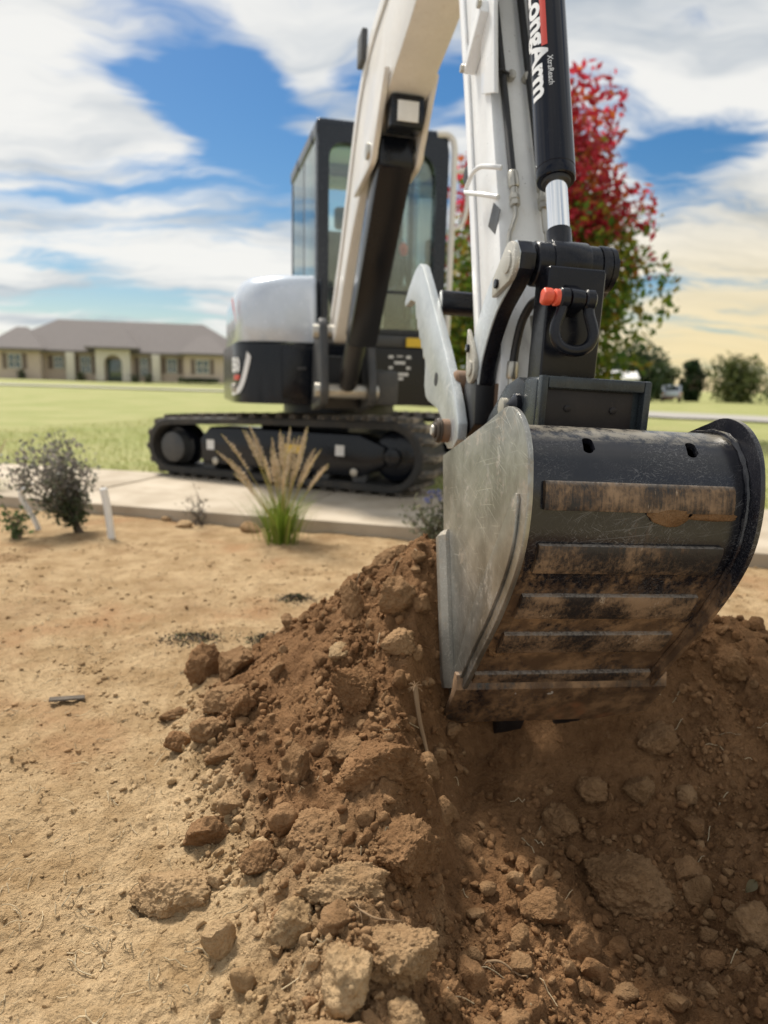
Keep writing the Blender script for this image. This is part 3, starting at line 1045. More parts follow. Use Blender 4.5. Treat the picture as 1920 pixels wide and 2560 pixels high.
PK = Frame(160, 0, (0, 0, 0))
kx, ky = 29.2, 74.0
pk = tag(empty('pickup_truck', (kx, ky, bgz(kx, ky) - .02)), 'small grey pickup seen from behind, parked beyond the road on the right', 'pickup')
bodyp = [(-2.5, .5), (2.4, .5), (2.45, .95), (1.2, 1.05), (.55, 1.65), (-.75, 1.7), (-.95, 1.1), (-2.5, 1.1)]
body = finish(prism(PK, bodyp, -.88, .88, .06), 'body', MAT['silver'], pk)
finish(box(PK, (-.7, .7), (-.96, -.93), (1.2, 1.58)), 'rear_window', MAT['black'], body)
for s in (-.885, .885):
    finish(prism(PK, [(-.6, 1.12), (.9, 1.12), (.5, 1.58), (-.6, 1.6)], s - .005, s + .005), 'side_window', MAT['black'], body)
    for tq in (-1.6, 1.5):
        wq = finish(cyl(PK.W(s * .8, tq, .37), PK.W(s * 1.02, tq, .37), .37, 20, .03), 'wheel', MAT['rubber'], pk)
        finish(cyl(PK.W(s * 1.02, tq, .37), PK.W(s * 1.03, tq, .37), .2, 16), 'rim', MAT['gal'], wq)
    finish(box(PK, (s * .86 - .08, s * .86 + .08), (-2.53, -2.5), (.75, 1.0)), 'tail_lamp', MAT['lampred'], pk)
finish(box(PK, (-.85, .85), (-2.6, -2.48), (.42, .58), .03), 'bumper', MAT['truckred'], pk)

# blue barrel at the right edge of the picture
bx_, by_ = 5.05, 8.9
barrel = tag(empty('barrel', (bx_, by_, bgz(bx_, by_))), 'blue plastic barrel on the lawn, cut by the right picture edge', 'barrel')
finish(lathe((0, 0, 0), (0, 0, .55), [(0, .12), (.05, .14), (.3, .15), (.33, .155), (.36, .15), (.64, .15), (.67, .155), (.7, .15), (.95, .14), (1, .12)]), 'drum', MAT['bluepl'], barrel)
finish(lathe((0, 0, .55), (0, 0, .58), [(0, .13), (1, .13)]), 'lid', MAT['bluepl'], barrel)

# ------------------------------------------------------------------ excavator
RO = (-.40, 6.03, 0.0)
EX = tag(empty('excavator', RO), 'white and black tracked mini excavator with its bucket lowered into the dug soil', 'excavator')
FA = Frame(10, 2, (.36172, 1.40575, .05562))       # arm, links and bucket
FM = Frame(12.5, 1.2, (.15334, 2.58752, 0))        # boom
FB = Frame(15, 0, RO)                              # upper body


def part(bm, name, m, parent=None, angle=35):
    return finish(bm, name, MAT[m], parent or EX, RO, angle)


def group_part(name, parent=None):
    return None


# ---- tracks
TD = Vector((.8969, -.4423, 0)); TN = Vector((.4423, .8969, 0))


class TF:
    def __init__(s, O): s.O = Vector(O)
    def W(s, w, x, z): return s.O + TD * x + TN * w + Vector((0, 0, z))


def track(O, near):
    f = TF(O)
    path2 = hull2(circ2((1.86, .262), .262, 40) + circ2((-.07, .238), .235, 40) + [(1.5, .515), (.9, .512), (.3, .490)])
    # resample evenly
    pts = np.array(path2 + [path2[0]])
    seg = np.linalg.norm(np.diff(pts, axis=0), axis=1); cum = np.concatenate([[0], np.cumsum(seg)])
    N = 120
    u_ = np.linspace(0, cum[-1], N, endpoint=False)
    px = np.interp(u_, cum, pts[:, 0]); pz = np.interp(u_, cum, pts[:, 1])
    tx = np.roll(px, -1) - np.roll(px, 1); tz_ = np.roll(pz, -1) - np.roll(pz, 1)
    l_ = np.hypot(tx, tz_); nx, nz = tz_ / l_, -tx / l_
    bm = bmesh.new()
    prof = [(.0, .03), (.015, .018), (.385, .018), (.40, .03), (.40, .072), (.0, .072)]       # width, depth inwards
    rings = []
    for i in range(N):
        rings.append([bm.verts.new(f.W(w, px[i] - nx[i] * d, pz[i] - nz[i] * d)) for w, d in prof])
    for i in range(N):
        a, b_ = rings[i], rings[(i + 1) % N]
        for k in range(len(prof)):
            bm.faces.new((a[k], a[(k + 1) % len(prof)], b_[(k + 1) % len(prof)], b_[k]))
    belt = part(bm, 'track_belt', 'rubber')
    nl = 46
    lug_me = None
    for j in range(nl):
        i = j * N / nl
        s_ = i * cum[-1] / N
        x = np.interp(s_, cum, pts[:, 0]); z = np.interp(s_, cum, pts[:, 1])
        ia = int(i) % N
        ang = math.atan2(tz_[ia], tx[ia])
        if lug_me is None:
            bm = bmesh.new()
            for wa, wb, sh in ((.012, .215, .016), (.185, .388, -.016)):
                pr = []
                c8 = [(wa, -.026 + sh), (wb, -.026 - sh * .2), (wb, .026 - sh * .2), (wa, .026 + sh)]
                lo = [bm.verts.new((w, x_, -.001)) for w, x_ in c8]; hi = [bm.verts.new((w + (.006 if w < .2 else -.006), x_ * .72, .026)) for w, x_ in c8]
                bm.faces.new(lo); bm.faces.new(hi[::-1])
                for q_ in range(4): bm.faces.new((lo[q_], hi[q_], hi[(q_ + 1) % 4], lo[(q_ + 1) % 4]))
            bmesh.ops.recalc_face_normals(bm, faces=bm.faces)
            lug_me = bpy.data.meshes.new('lug'); bm.to_mesh(lug_me); bm.free(); lug_me.materials.append(MAT['lug'])
        o = link('lug', lug_me, None, belt)
        # local axes: x -> width, y -> along travel, z -> outward
        ty = TD * math.cos(ang) + Vector((0, 0, 1)) * math.sin(ang)
        oz = TN.cross(ty)
        M4 = Matrix((TN, ty, oz)).transposed().to_4x4()
        M4.translation = f.W(0, x, z) - Vector(RO) - oz * .018
        o.matrix_local = M4
    # frame and running gear
    fr = None
    fr = prism(TFr(f), [(.22, .11), (1.62, .11), (1.80, .2), (1.80, .33), (1.60, .40), (.3, .40), (.2, .3)], .055, .34, .02)
    tfm = part(fr, 'track_frame', 'black')
    sp = part(lathe(f.W(.10, -.07, .238), f.W(.30, -.07, .238), [(0, .14), (.2, .165), (.8, .165), (1, .14)], 40), 'sprocket', 'black')
    part(lathe(f.W(.015, -.05, .225), f.W(.12, -.05, .225), [(0, .10), (.1, .118), (.8, .125), (1, .14)], 32), 'hub', 'grey', sp)
    idl = part(lathe(f.W(.09, 1.855, .262), f.W(.31, 1.855, .262), [(0, .12), (.1, .165), (.3, .185), (.7, .185), (.9, .165), (1, .12)], 40), 'idler', 'black')
    part(cyl(f.W(.06, 1.855, .262), f.W(.10, 1.855, .262), .06, 20, .01), 'hub', 'black', idl)
    for x in (.28, .62, .96, 1.30, 1.6):
        part(lathe(f.W(.07, x, .115), f.W(.33, x, .115), [(0, .06), (.08, .066), (.3, .066), (.5, .05), (.7, .066), (.92, .066), (1, .06)], 20), 'roller', 'grey')
    for x in (.355, 1.569):
        part(cyl(f.W(.045, x, .14), f.W(.056, x, .14), .028, 18, .003), 'roller_cap', 'gal', tfm)
    if near:
        def sticker(x, z, w, h, m):
            part(box(TFr(f), (.050, .0549), (x - w / 2, x + w / 2), (z - h / 2, z + h / 2)), 'sticker', m, tfm)
        sticker(.308, .262, .07, .075, 'decal')
        sticker(1.065, .275, .14, .062, 'yellow')
        sticker(1.453, .285, .07, .075, 'decal')


class TFr:
    """S,T,Z view of a track frame: S across the track, T along it"""
    def __init__(s, f): s.f = f
    def W(s, S, T, Z): return s.f.W(S, T, Z)


track((-1.645, 5.549, 0), True)
far_o = Vector((-1.645, 5.549, -.02)) + TN * 1.56
track(tuple(far_o), False)
part(box(TFr(TF((-1.645, 5.549, 0))), (.36, 1.6), (.55, 1.35), (.26, .44), .03), 'undercarriage_frame', 'black')
part(cyl(Vector(RO) + Vector((0, 0, .42)), Vector(RO) + Vector((0, 0, .60)), .46, 40, .02), 'turntable', 'darkiron')

# ---- upper body: black skirt, hood, cab
def rplan(pts, n=6):
    """rounded polygon from (S,T,r) corners"""
    outp = []
    N = len(pts)
    for i in range(N):
        p = Vector(pts[i][:2]); r = pts[i][2]
        a = Vector(pts[i - 1][:2]); c = Vector(pts[(i + 1) % N][:2])
        if r <= 0: outp.append((p.x, p.y)); continue
        da, dc = (a - p).normalized(), (c - p).normalized()
        p0, p1 = p + da * r, p + dc * r
        for k in range(n + 1):
            t = k / n
            q = p0 * (1 - t) ** 2 + p * 2 * t * (1 - t) + p1 * t * t
            outp.append((q.x, q.y))
    return outp


skirt = part(plan(FB, rplan([(-.90, 1.03, .36), (-.33, 1.06, .02), (-.30, .98, .02), (.62, .95, .10), (.66, -.7, .1), (.5, -1.02, .35), (-.6, -1.02, .4), (-.93, -.6, .25)]), .60, 1.0, .03, 3), 'body_skirt', 'black')
part(plan(FB, rplan([(-.60, 1.075, .0), (-.345, 1.08, .0), (-.345, 1.03, 0), (-.60, 1.03, 0)]), .64, .975, .008), 'front_panel', 'black', skirt)
part(box(FB, (-.50, -.44), (1.078, 1.09), (.83, .85), .004), 'latch', 'grey', skirt)
hb = bmesh.new()
lev_ = []
for z, d in ((1.012, .006), (1.02, .0), (1.24, .002), (1.32, .010), (1.38, .026), (1.42, .052), (1.445, .09), (1.458, .14), (1.463, .21)):
    lev_.append([hb.verts.new(FB.W(a, t, z)) for a, t in rplan([(-.885 + d, 1.01 - d * .8, .34), (-.355, 1.045 - d * .55, .05), (-.345, .6, .02), (-.345, -.8 + d, .1), (-.6, -.98 + d, .3), (-.90 + d, -.7 + d, .3)], 8)])
for a, b_ in zip(lev_, lev_[1:]):
    for k in range(len(a)): hb.faces.new((a[k], a[(k + 1) % len(a)], b_[(k + 1) % len(a)], b_[k]))
hb.faces.new(lev_[0][::-1]); hb.faces.new(lev_[-1])
hood = part(hb, 'hood', 'silver', None, 60)
part(box(FB, (-.343, -.325), (.45, 1.05), (1.01, 1.43), .02), 'hood_seal', 'black', hood)
# markings on the right flank
def flank(name, pts, m, parent, lift=.004):
    """outline in (T,Z) laid on the right flank"""
    part(prism(FB, pts, -.93 - lift, -.90), name, m, parent)




def text_mesh(s, size, bold=0.0):
    cu = bpy.data.curves.new('txt', 'FONT'); cu.body = s; cu.size = size; cu.offset = bold
    cu.resolution_u = 6
    ob = bpy.data.objects.new('txt', cu); COL.objects.link(ob)
    dg = bpy.context.evaluated_depsgraph_get(); dg.update()
    me = bpy.data.meshes.new_from_object(ob.evaluated_get(dg))
    bpy.data.objects.remove(ob); bpy.data.curves.remove(cu)
    return me


# model number, red line and light swoosh wrapped round the front right corner of the skirt
CB = [Vector(p) for p in rplan([(-.90, 1.03, .36), (-.33, 1.06, .02), (-.30, .98, .02), (.62, .95, .10), (.66, -.7, .1), (.5, -1.02, .35), (-.6, -1.02, .4), (-.93, -.6, .25)], 16)[:17]]
CBL = [0]
for a, b_ in zip(CB, CB[1:]): CBL.append(CBL[-1] + (b_ - a).length)


def corner(q, z, lift=.005):
    """q metres along the rounded corner, from the flank round to the front"""
    q = max(-.15, min(q, CBL[-1]))
    k = max(0, min(len(CB) - 2, int(np.searchsorted(CBL, q)) - 1))
    d = (CB[k + 1] - CB[k]).normalized(); p = CB[k] + d * (q - CBL[k])
    nn = Vector((-d.y, d.x)); nn = nn if nn.x < 0 or nn.y > .5 else -nn
    return FB.W(p.x + nn.x * lift, p.y + nn.y * lift, z)


def corner_patch(pts, name, m, parent, lift=.005, zoff=0.0):
    """strip between paired (q, z) rows"""
    bm = bmesh.new()
    rows = [(bm.verts.new(corner(a[0], a[1] + zoff, lift)), bm.verts.new(corner(c[0], c[1] + zoff, lift))) for a, c in pts]
    for a, c in zip(rows, rows[1:]): bm.faces.new((a[0], c[0], c[1], a[1]))
    return part(bm, name, m, parent)


me = text_mesh('E50', .14, .008)
bm = bmesh.new(); bm.from_mesh(me); bpy.data.meshes.remove(me)
for k in range(1, 14):
    bmesh.ops.bisect_plane(bm, geom=bm.verts[:] + bm.edges[:] + bm.faces[:], plane_co=(k * .022, 0, 0), plane_no=(1, 0, 0))
for v in bm.verts:
    v.co = corner(.055 + v.co.x * .72, .815 + v.co.y * .9, .006)
part(bm, 'lettering', 'letter', skirt)
corner_patch([((.10 + .012 * k, .755), (.115 + .012 * k, .79)) for k in range(9)], 'red_stripe', 'reddecal', skirt, .006)
sw = smooth2([(.0, .665), (.10, .668), (.19, .69), (.245, .76), (.285, .87), (.30, .93)], 5)
corner_patch([((a - .012, b_ + .018), (a + .022, b_ - .016)) for a, b_ in sw], 'swoosh', 'letter', skirt, .006)
part(cyl(FB.W(-.87, .78, .70), FB.W(-.915, .80, .70), .03, 16, .004), 'filler_cap', 'gal', skirt)
corner_patch([((.06, 1.30), (.10, 1.31)), ((.09, 1.24), (.13, 1.23)), ((.13, 1.19), (.155, 1.16)), ((.165, 1.13), (.17, 1.12))], 'red_flash', 'reddecal', hood, .004)
# cab-side deck and decals under the windscreen
deck = part(plan(FB, rplan([(-.32, .97, .03), (.60, .93, .08), (.62, -.5, .1), (-.32, -.5, .03)]), 1.003, 1.09, .02), 'cab_deck', 'grey')
part(box(FB, (.29, .46), (.958, .975), (1.012, 1.075)), 'sticker', 'yellow', deck)
part(box(FB, (.44, .54), (.958, .968), (.86, .93)), 'sticker', 'decal', skirt)
for (s, z, w, h) in ((.18, .94, .035, .02), (.31, .94, .035, .02), (.245, .945, .045, .008), (.18, .865, .03, .018), (.31, .865, .03, .018), (.245, .90, .08, .02), (.245, .82, .13, .022), (.245, .79, .055, .02)):
    part(box(FB, (s - w / 2, s + w / 2), (.966, .972), (z - h / 2, z + h / 2)), 'sticker', 'decal', skirt)

# cab
CS0, CS1, CT0, CT1, CZ0, CZ1 = -.335, .585, -.48, .86, 1.06, 2.43
cab = part(plan(FB, rplan([(CS0, CT1, .05), (CS1, CT1, .05), (CS1, CT0, .1), (CS0, CT0, .1)]), 1.05, 1.12, .01), 'cab_sill', 'cabframe')
for (s, t, w, d) in ((CS0 + .035, CT1 - .03, .085, .07), (CS1 - .04, CT1 - .03, .085, .07), (CS0 + .03, .22, .05, .06), (CS1 - .03, .1, .05, .06), (CS0 + .04, CT0 + .04, .08, .08), (CS1 - .04, CT0 + .04, .08, .08)):
    part(box(FB, (s - w / 2, s + w / 2), (t - d / 2, t + d / 2), (1.1, 2.41), .018, 3), 'pillar', 'cabframe', cab)
# front frame: one pressed plate round a windscreen opening with rounded corners
oc = rplan([(CS0 - .004, 1.10, .03), (CS1 + .004, 1.10, .03), (CS1 + .004, 2.44, .10), (CS0 - .004, 2.44, .10)], 8)
ic = rplan([(CS0 + .075, 1.135, .06), (CS1 - .085, 1.135, .06), (CS1 - .085, 2.34, .20), (CS0 + .075, 2.34, .12)], 8)
bm = bmesh.new()
lo_o, hi_o, lo_i, hi_i = ([bm.verts.new(FB.W(a, t, z)) for a, z in c] for c, t in ((oc, CT1 + .006), (oc, CT1 + .03), (ic, CT1 + .006), (ic, CT1 + .03)))
N_ = len(oc)
for k in range(N_):
    j = (k + 1) % N_
    bm.faces.new((hi_o[k], hi_o[j], hi_i[j], hi_i[k])); bm.faces.new((lo_o[k], lo_i[k], lo_i[j], lo_o[j]))
    bm.faces.new((lo_o[k], lo_o[j], hi_o[j], hi_o[k])); bm.faces.new((lo_i[k], hi_i[k], hi_i[j], lo_i[j]))
part(bm, 'front_frame', 'cabframe', cab)
# roof ring with an open skylight
rb = None
for (s, t) in (((CS0 - .01, CS1 + .01), (CT1 - .20, CT1 + .02)), ((CS0 - .01, CS1 + .01), (CT0 - .01, CT0 + .45)), ((CS0 - .01, CS0 + .15), (CT0 + .45, CT1 - .20)), ((CS1 - .15, CS1 + .01), (CT0 + .45, CT1 - .20))):
    rb = box(FB, s, t, (2.38, 2.49), .04, 4, rb)
roof = part(rb, 'cab_roof', 'cabframe')
part(box(FB, (CS0 + .15, CS1 - .15), (CT0 + .45, CT1 - .20), (2.43, 2.445)), 'skylight', 'glassgreen', roof)
part(box(FB, (CS0 + .07, CS1 - .075), (CT1 - .02, CT1 - .012), (1.12, 2.39)), 'windscreen', 'glass', cab)
part(box(FB, (CS0 + .07, CS1 - .075), (CT1 - .035, CT1 - .005), (1.385, 1.405)), 'windscreen_bar', 'cabframe', cab)
part(box(FB, (CS0 + .006, CS0 + .014), (.25, CT1 - .07), (1.12, 2.39)), 'side_window', 'glass', cab)
part(box(FB, (CS0 + .006, CS0 + .014), (CT0 + .08, .19), (1.12, 2.39)), 'side_window', 'glass', cab)
part(box(FB, (CS1 - .014, CS1 - .006), (CT0 + .08, .07), (1.12, 2.39)), 'side_window', 'glass', cab)
part(box(FB, (CS1 - .014, CS1 - .006), (.13, CT1 - .07), (1.12, 2.39)), 'door_window', 'glass', cab)
part(box(FB, (CS0 + .08, CS1 - .08), (CT0 + .02, CT0 + .028), (1.35, 2.39)), 'rear_window', 'glass', cab)
# pale tube frame and grab handle at the door side
tube = smooth_path([FB.W(.50, .885, 2.46), FB.W(.58, .885, 2.46), FB.W(.625, .885, 2.40), FB.W(.63, .885, 2.2), FB.W(.625, .885, 1.6), FB.W(.62, .885, 1.1)], 5)
part(ringtube(tube, .022, 10), 'door_tube', 'white_boom', cab)
part(ringtube(smooth_path([FB.W(.63, .89, 2.22), FB.W(.70, .89, 2.24), FB.W(.735, .89, 2.18), FB.W(.735, .89, 2.0), FB.W(.70, .89, 1.88), FB.W(.63, .89, 1.84)], 5), .016, 10), 'grab_handle', 'white_boom', cab)
# interior
st = part(box(FB, (-.12, .36), (-.25, .22), (1.28, 1.44), .06, 4), 'seat', 'seat', cab)
part(prism(FB, [(-.22, 1.42), (-.10, 1.42), (-.22, 2.0), (-.33, 2.0)], -.10, .34, .05, 4), 'backrest', 'seat', st)
part(prism(FB, [(-.31, 2.02), (-.22, 2.02), (-.24, 2.20), (-.33, 2.20)], 0.0, .24, .04, 4), 'headrest', 'seat', st)
part(box(FB, (-.05, .29), (-.2, .15), (1.1, 1.28), .02), 'seat_base', 'black', st)
for s in (-.20, .43):
    c_ = part(box(FB, (s - .06, s + .06), (-.1, .36), (1.25, 1.52), .04, 3), 'armrest_console', 'grey', cab)
    part(ringtube(smooth_path([FB.W(s, .28, 1.5), FB.W(s, .31, 1.60), FB.W(s, .30, 1.72)], 4), [.022] * 4 + [.03] * 5, 10), 'joystick', 'seat', c_)
lev = part(ringtube(smooth_path([FB.W(.40, .52, 1.25), FB.W(.41, .55, 1.50), FB.W(.37, .57, 1.72)], 5), .016, 10), 'control_lever', 'black', cab)
part(lathe(FB.W(.372, .567, 1.70), FB.W(.362, .573, 1.79), [(0, .02), (.3, .032), (.7, .032), (1, .012)], 14), 'lever_knob', 'reddecal', cab)
for s in (.10, .20):
    part(ringtube([FB.W(s, .60, 1.06), FB.W(s, .62, 1.55)], .012, 8), 'travel_lever', 'gal', cab)
part(box(FB, (.02, .1), (.78, .83), (1.86, 1.98), .012), 'monitor', 'black', cab)
part(box(FB, (CS0 + .05, CS1 - .05), (CT0 + .05, CT0 + .3), (1.1, 1.36), .03), 'rear_bulkhead', 'black', cab)

# ---- boom foot
for s in (-.17, .125):
    part(prism(FM, hull2(circ2((-2.07, 1.06), .085, 18) + circ2((-1.93, .70), .09, 18) + [(-2.34, .56), (-2.34, .98)]), s, s + .05, .01), 'swing_bracket', 'grey')
part(box(FM, (-.12, .125), (-2.36, -2.12), (.58, .92), .03), 'swing_post', 'darkiron')
part(cyl(FM.W(-.2, -2.07, 1.06), FM.W(.2, -2.07, 1.06), .045, 24, .006), 'boom_pin', 'gal')
part(cyl(FM.W(-.2, -1.93, .70), FM.W(.2, -1.93, .70), .045, 24, .006), 'cylinder_pin', 'gal')
part(box(FM, (.18, .34), (-2.2, -1.95), (.62, .84), .03), 'swing_lock_block', 'grey')
for i in range(3):
    part(ringtube(smooth_path([FM.W(.12 + i * .03, -2.32, .95 + .02 * i), FM.W(.16 + i * .02, -2.1, 1.22), FM.W(.13 + i * .015, -1.8, 1.5 + .03 * i)], 6), .014, 8), 'hose', 'hose')

# ---- boom
boom_p = [(-2.15, 1.0)] + circ2((-2.07, 1.06), .085, 7, math.pi * 1.15, math.pi * .55) + smooth2([(-2.03, 1.18), (-1.75, 1.52), (-1.47, 1.93), (-1.28, 2.17), (-1.02, 2.31), (-.62, 2.38), (-.2, 2.50), (.05, 2.54)], 4) + \
    circ2((.09, 2.41), .12, 7, math.pi * .5, -math.pi * .3) + smooth2([(.10, 2.20), (-.17, 2.07), (-.62, 1.93), (-.86, 1.84), (-1.38, 1.53), (-1.86, 1.05), (-2.0, .99)], 4)
boom = part(prism(FM, boom_p, -.088, .088, .008, 2), 'boom', 'white_boom')
# edge flange strips along the left side
fl = smooth2([(-2.06, 1.16), (-1.75, 1.52), (-1.47, 1.93), (-1.28, 2.17), (-1.02, 2.31), (-.62, 2.38), (-.2, 2.50)], 5)
fl = fl + [(a + .05, b_ - .055) for a, b_ in fl[::-1]]
part(prism(FM, fl, -.096, -.0885, .002), 'edge_flange', 'white_boom', boom)
# cylinder bracket ears with work light between
for s in (-.115, .0885):
    part(prism(FM, hull2(circ2((-.82, 1.77), .075, 16) + [(-1.22, 1.66), (-.55, 2.0), (-1.1, 1.78)]), s, s + .026, .006), 'cylinder_bracket', 'white_boom', boom)
part(cyl(FM.W(-.13, -.83, 1.76), FM.W(.13, -.83, 1.76), .035, 20, .005), 'bracket_pin', 'gal', boom)
lamp = part(box(FM, (-.075, .075), (-.72, -.60), (1.80, 1.93), .02), 'work_lamp', 'black', boom)
part(box(FM, (-.045, .045), (-.60, -.592), (1.82, 1.90), .003), 'lens', 'decal', lamp)
part(box(FM, (-.12, -.09), (-1.22, -1.10), (2.24, 2.38), .01), 'light_bracket', 'grey', boom)
# boom cylinder
bc0, bc1 = FM.W(0, -1.93, .70), FM.W(0, -.83, 1.76)
bd = (bc1 - bc0).normalized()
bc = part(lathe(bc0 + bd * .05, bc0.lerp(bc1, .45), [(0, .05), (.05, .06), (.97, .06), (1, .05)], 28), 'boom_cylinder_rod_end', 'darkiron')
part(prism(FM, hull2([(-1.56, 1.02), (-1.44, .94), (-.77, 1.70), (-.77, 1.82), (-.90, 1.82)]), -.08, .08, .02), 'cylinder_guard', 'black', boom)

# ---- arm
arm_f = [(-.315, .74), (-.36, .90), (-.395, 1.02), (-.455, 1.17), (-.52, 1.31), (-.645, 1.59), (-.72, 1.80), (-.80, 2.1), (-.86, 2.4), (-.93, 2.62)]
arm_b = [(-1.08, 2.62), (-1.16, 2.5), (-1.22, 2.36), (-1.18, 2.24), (-1.06, 2.05), (-.945, 1.81), (-.80, 1.49), (-.645, 1.12), (-.585, .97), (-.50, .76), (-.47, .68), (-.43, .625), (-.36, .61), (-.31, .65)]
arm = part(prism(FA, arm_f + arm_b, -.066, .066, .006, 2), 'arm', 'white')
# raised edge strip along the rear edge of the left cheek
bk = [(-1.06, 2.05), (-.945, 1.81), (-.80, 1.49), (-.645, 1.12), (-.585, .97), (-.50, .76)]
part(prism(FA, bk + [(a + .045, b_ - .005) for a, b_ in bk[::-1]], -.074, -.0665, .002), 'edge_flange', 'white', arm)
# cheek extension wedges beside the cylinder
for s in (-.0785, .0665):
    part(prism(FA, [(-.62, 1.44), (-.50, 1.40), (-.56, 1.62), (-.62, 2.3), (-.84, 2.3), (-.70, 1.75)], s, s + .012, .003), 'cylinder_cheek', 'white', arm)
# lug with pin on the rear edge
lug = part(prism(FA, hull2(circ2((-.775, 1.285), .045, 18) + [(-.745, 1.40), (-.69, 1.20)]), -.052, .052, .008), 'cylinder_lug', 'white', arm)
part(cyl(FA.W(-.062, -.775, 1.285), FA.W(.062, -.775, 1.285), .025, 20, .004), 'pin', 'hose', lug)
# bent hand rail on the left cheek
part(ringtube(smooth_path([FA.W(-.066, -.43, 1.21), FA.W(-.085, -.445, 1.214), FA.W(-.103, -.49, 1.224), FA.W(-.105, -.545, 1.222), FA.W(-.105, -.590, 1.204), FA.W(-.105, -.597, 1.192), FA.W(-.104, -.575, 1.184), FA.W(-.09, -.50, 1.164), FA.W(-.066, -.44, 1.146)], 6), .0062, 10), 'hose_guard_rail', 'white', arm)
# oblique bracket bar
part(prism(FA, [(-.745, 1.55), (-.725, 1.525), (-.60, 1.625), (-.615, 1.66)], -.10, -.0665, .004), 'side_bracket', 'white', arm)
for (t, z) in ((-.735, 1.543), (-.61, 1.645)):
    part(cyl(FA.W(-.108, t, z), FA.W(-.098, t, z), .011, 6), 'bolt', 'gal', arm)
# faded warning label on the cheek
part(prism(FA, [(-.50, 1.09), (-.44, 1.06), (-.41, 1.11), (-.47, 1.14)], -.0672, -.066), 'faded_label', 'grey', arm)


def arm_front(z, lift=0.0):
    zs = [p[1] for p in arm_f]; ts = [p[0] for p in arm_f]
    return float(np.interp(z, zs, ts)) + lift


# ---- hoses and steel pipes on the front of the arm
def hose_run(s0, ztop, zfit, zbend, zend, s1):
    pts = [FA.W(s0 - .012 * k, arm_front(z, .018), z) for k, z in zip((3, 2, 1, 0.4, 0), np.linspace(ztop, zfit, 5))]
    h_ = part(ringtube(smooth_path(pts, 5), .0095, 12), 'hose', 'hose', arm)
    a, b_ = FA.W(s0, arm_front(zfit, .018), zfit + .004), FA.W(s0 + .001, arm_front(zfit - .04, .018), zfit - .036)
    part(lathe(a, b_, [(0, .0125), (.08, .0135), (.92, .0135), (1, .011)], 14), 'ferrule', 'gal', h_)
    c_ = FA.W(s0 + .001, arm_front(zfit - .052, .018), zfit - .052)
    part(lathe(b_, c_, [(0, .009), (1, .009)], 12), 'stem', 'gal', h_)
    d_ = FA.W(s0 + .002, arm_front(zfit - .082, .018), zfit - .082)
    part(lathe(c_, d_, [(0, .011), (.1, .0128), (.45, .0128), (.5, .0105), (.55, .0128), (.95, .0128), (1, .010)], 6), 'hex_nut', 'gal', h_)
    part(ringtube(smooth_path([d_, FA.W(s0 + .002, arm_front(zbend + .03, .018), zbend + .03), FA.W((s0 + s1) / 2, arm_front(zbend, .016), zbend), FA.W(s1, arm_front(zbend - .03, .014), zbend - .03), FA.W(s1, arm_front(zend, .014), zend)], 6), .0062, 10), 'steel_pipe', 'gal', h_)


hose_run(-.030, 2.0, 1.205, 1.07, .94, -.046)
hose_run(.042, 2.0, 1.205, 1.07, .78, .05)
for s in (-.012, .03):
    part(cyl(FA.W(s, arm_front(1.475), 1.475), FA.W(s, arm_front(1.475) + .022, 1.48), .0115, 14, .003), 'clip_bolt', 'gal', arm)
part(ringtube([FA.W(-.060, arm_front(1.475, .03), 1.478), FA.W(-.044, arm_front(1.475, .034), 1.478), FA.W(-.03, arm_front(1.475, .026), 1.478), FA.W(-.010, arm_front(1.475, .012), 1.476)], .004, 8), 'hose_clip', 'hose', arm)
# lower hose that loops behind the link
lh = part(ringtube(smooth_path([FA.W(-.03, -.20, .885), FA.W(-.035, -.235, .875), FA.W(-.04, -.27, .84), FA.W(-.04, -.295, .79), FA.W(-.04, -.305, .745)], 6), .010, 12), 'hose', 'hose', arm)
part(lathe(FA.W(-.04, -.305, .752), FA.W(-.04, -.306, .712), [(0, .013), (.1, .0142), (.9, .0142), (1, .012)], 14), 'ferrule', 'gal', lh)
part(lathe(FA.W(-.04, -.306, .712), FA.W(-.04, -.306, .66), [(0, .009), (.3, .009), (.32, .013), (.6, .013), (.62, .009), (1, .009)], 8), 'hex_nut', 'gal', lh)
part(ringtube(smooth_path([FA.W(.0, -.315, .86), FA.W(.012, -.31, .80), FA.W(.028, -.30, .74), FA.W(.028, -.30, .66)], 5), .006, 8), 'steel_pipe', 'gal', arm)

# ---- bucket cylinder
dcy = Vector((-.374, 1.0)).normalized()
def cyp(q, s=0.0): return FA.W(s, -.2434 + dcy.x * q, 1.1366 + dcy.y * q)


bcyl = part(lathe(cyp(0), cyp(1.15), [(0, .030), (.0008, .0405), (.0035, .0422), (.022, .0422), (.0226, .0416), (.0234, .0416), (.024, .0425), (.995, .0425), (1, .036)], 64), 'bucket_cylinder', 'barrel')
part(lathe(cyp(-.006), cyp(.004), [(0, .030), (1, .033)], 40), 'rod_seal', 'hose', bcyl)
part(lathe(cyp(-.145), cyp(.02), [(0, .0235), (1, .0235)], 40), 'piston_rod', 'chrome', bcyl)
part(lathe(cyp(-.20), cyp(-.118), [(0, .036), (.3, .033), (.42, .030), (.5, .027), (1, .0262)], 32), 'rod_end', 'link', bcyl)


def on_barrel(q, psi, lift):
    r = .0425 + lift
    ax = (cyp(1) - cyp(0)).normalized()
    side = FA.a
    fwd = side.cross(ax); fwd = fwd if fwd.dot(FA.n) > 0 else -fwd
    return cyp(q) + (side * math.sin(psi) + fwd * math.cos(psi)) * r


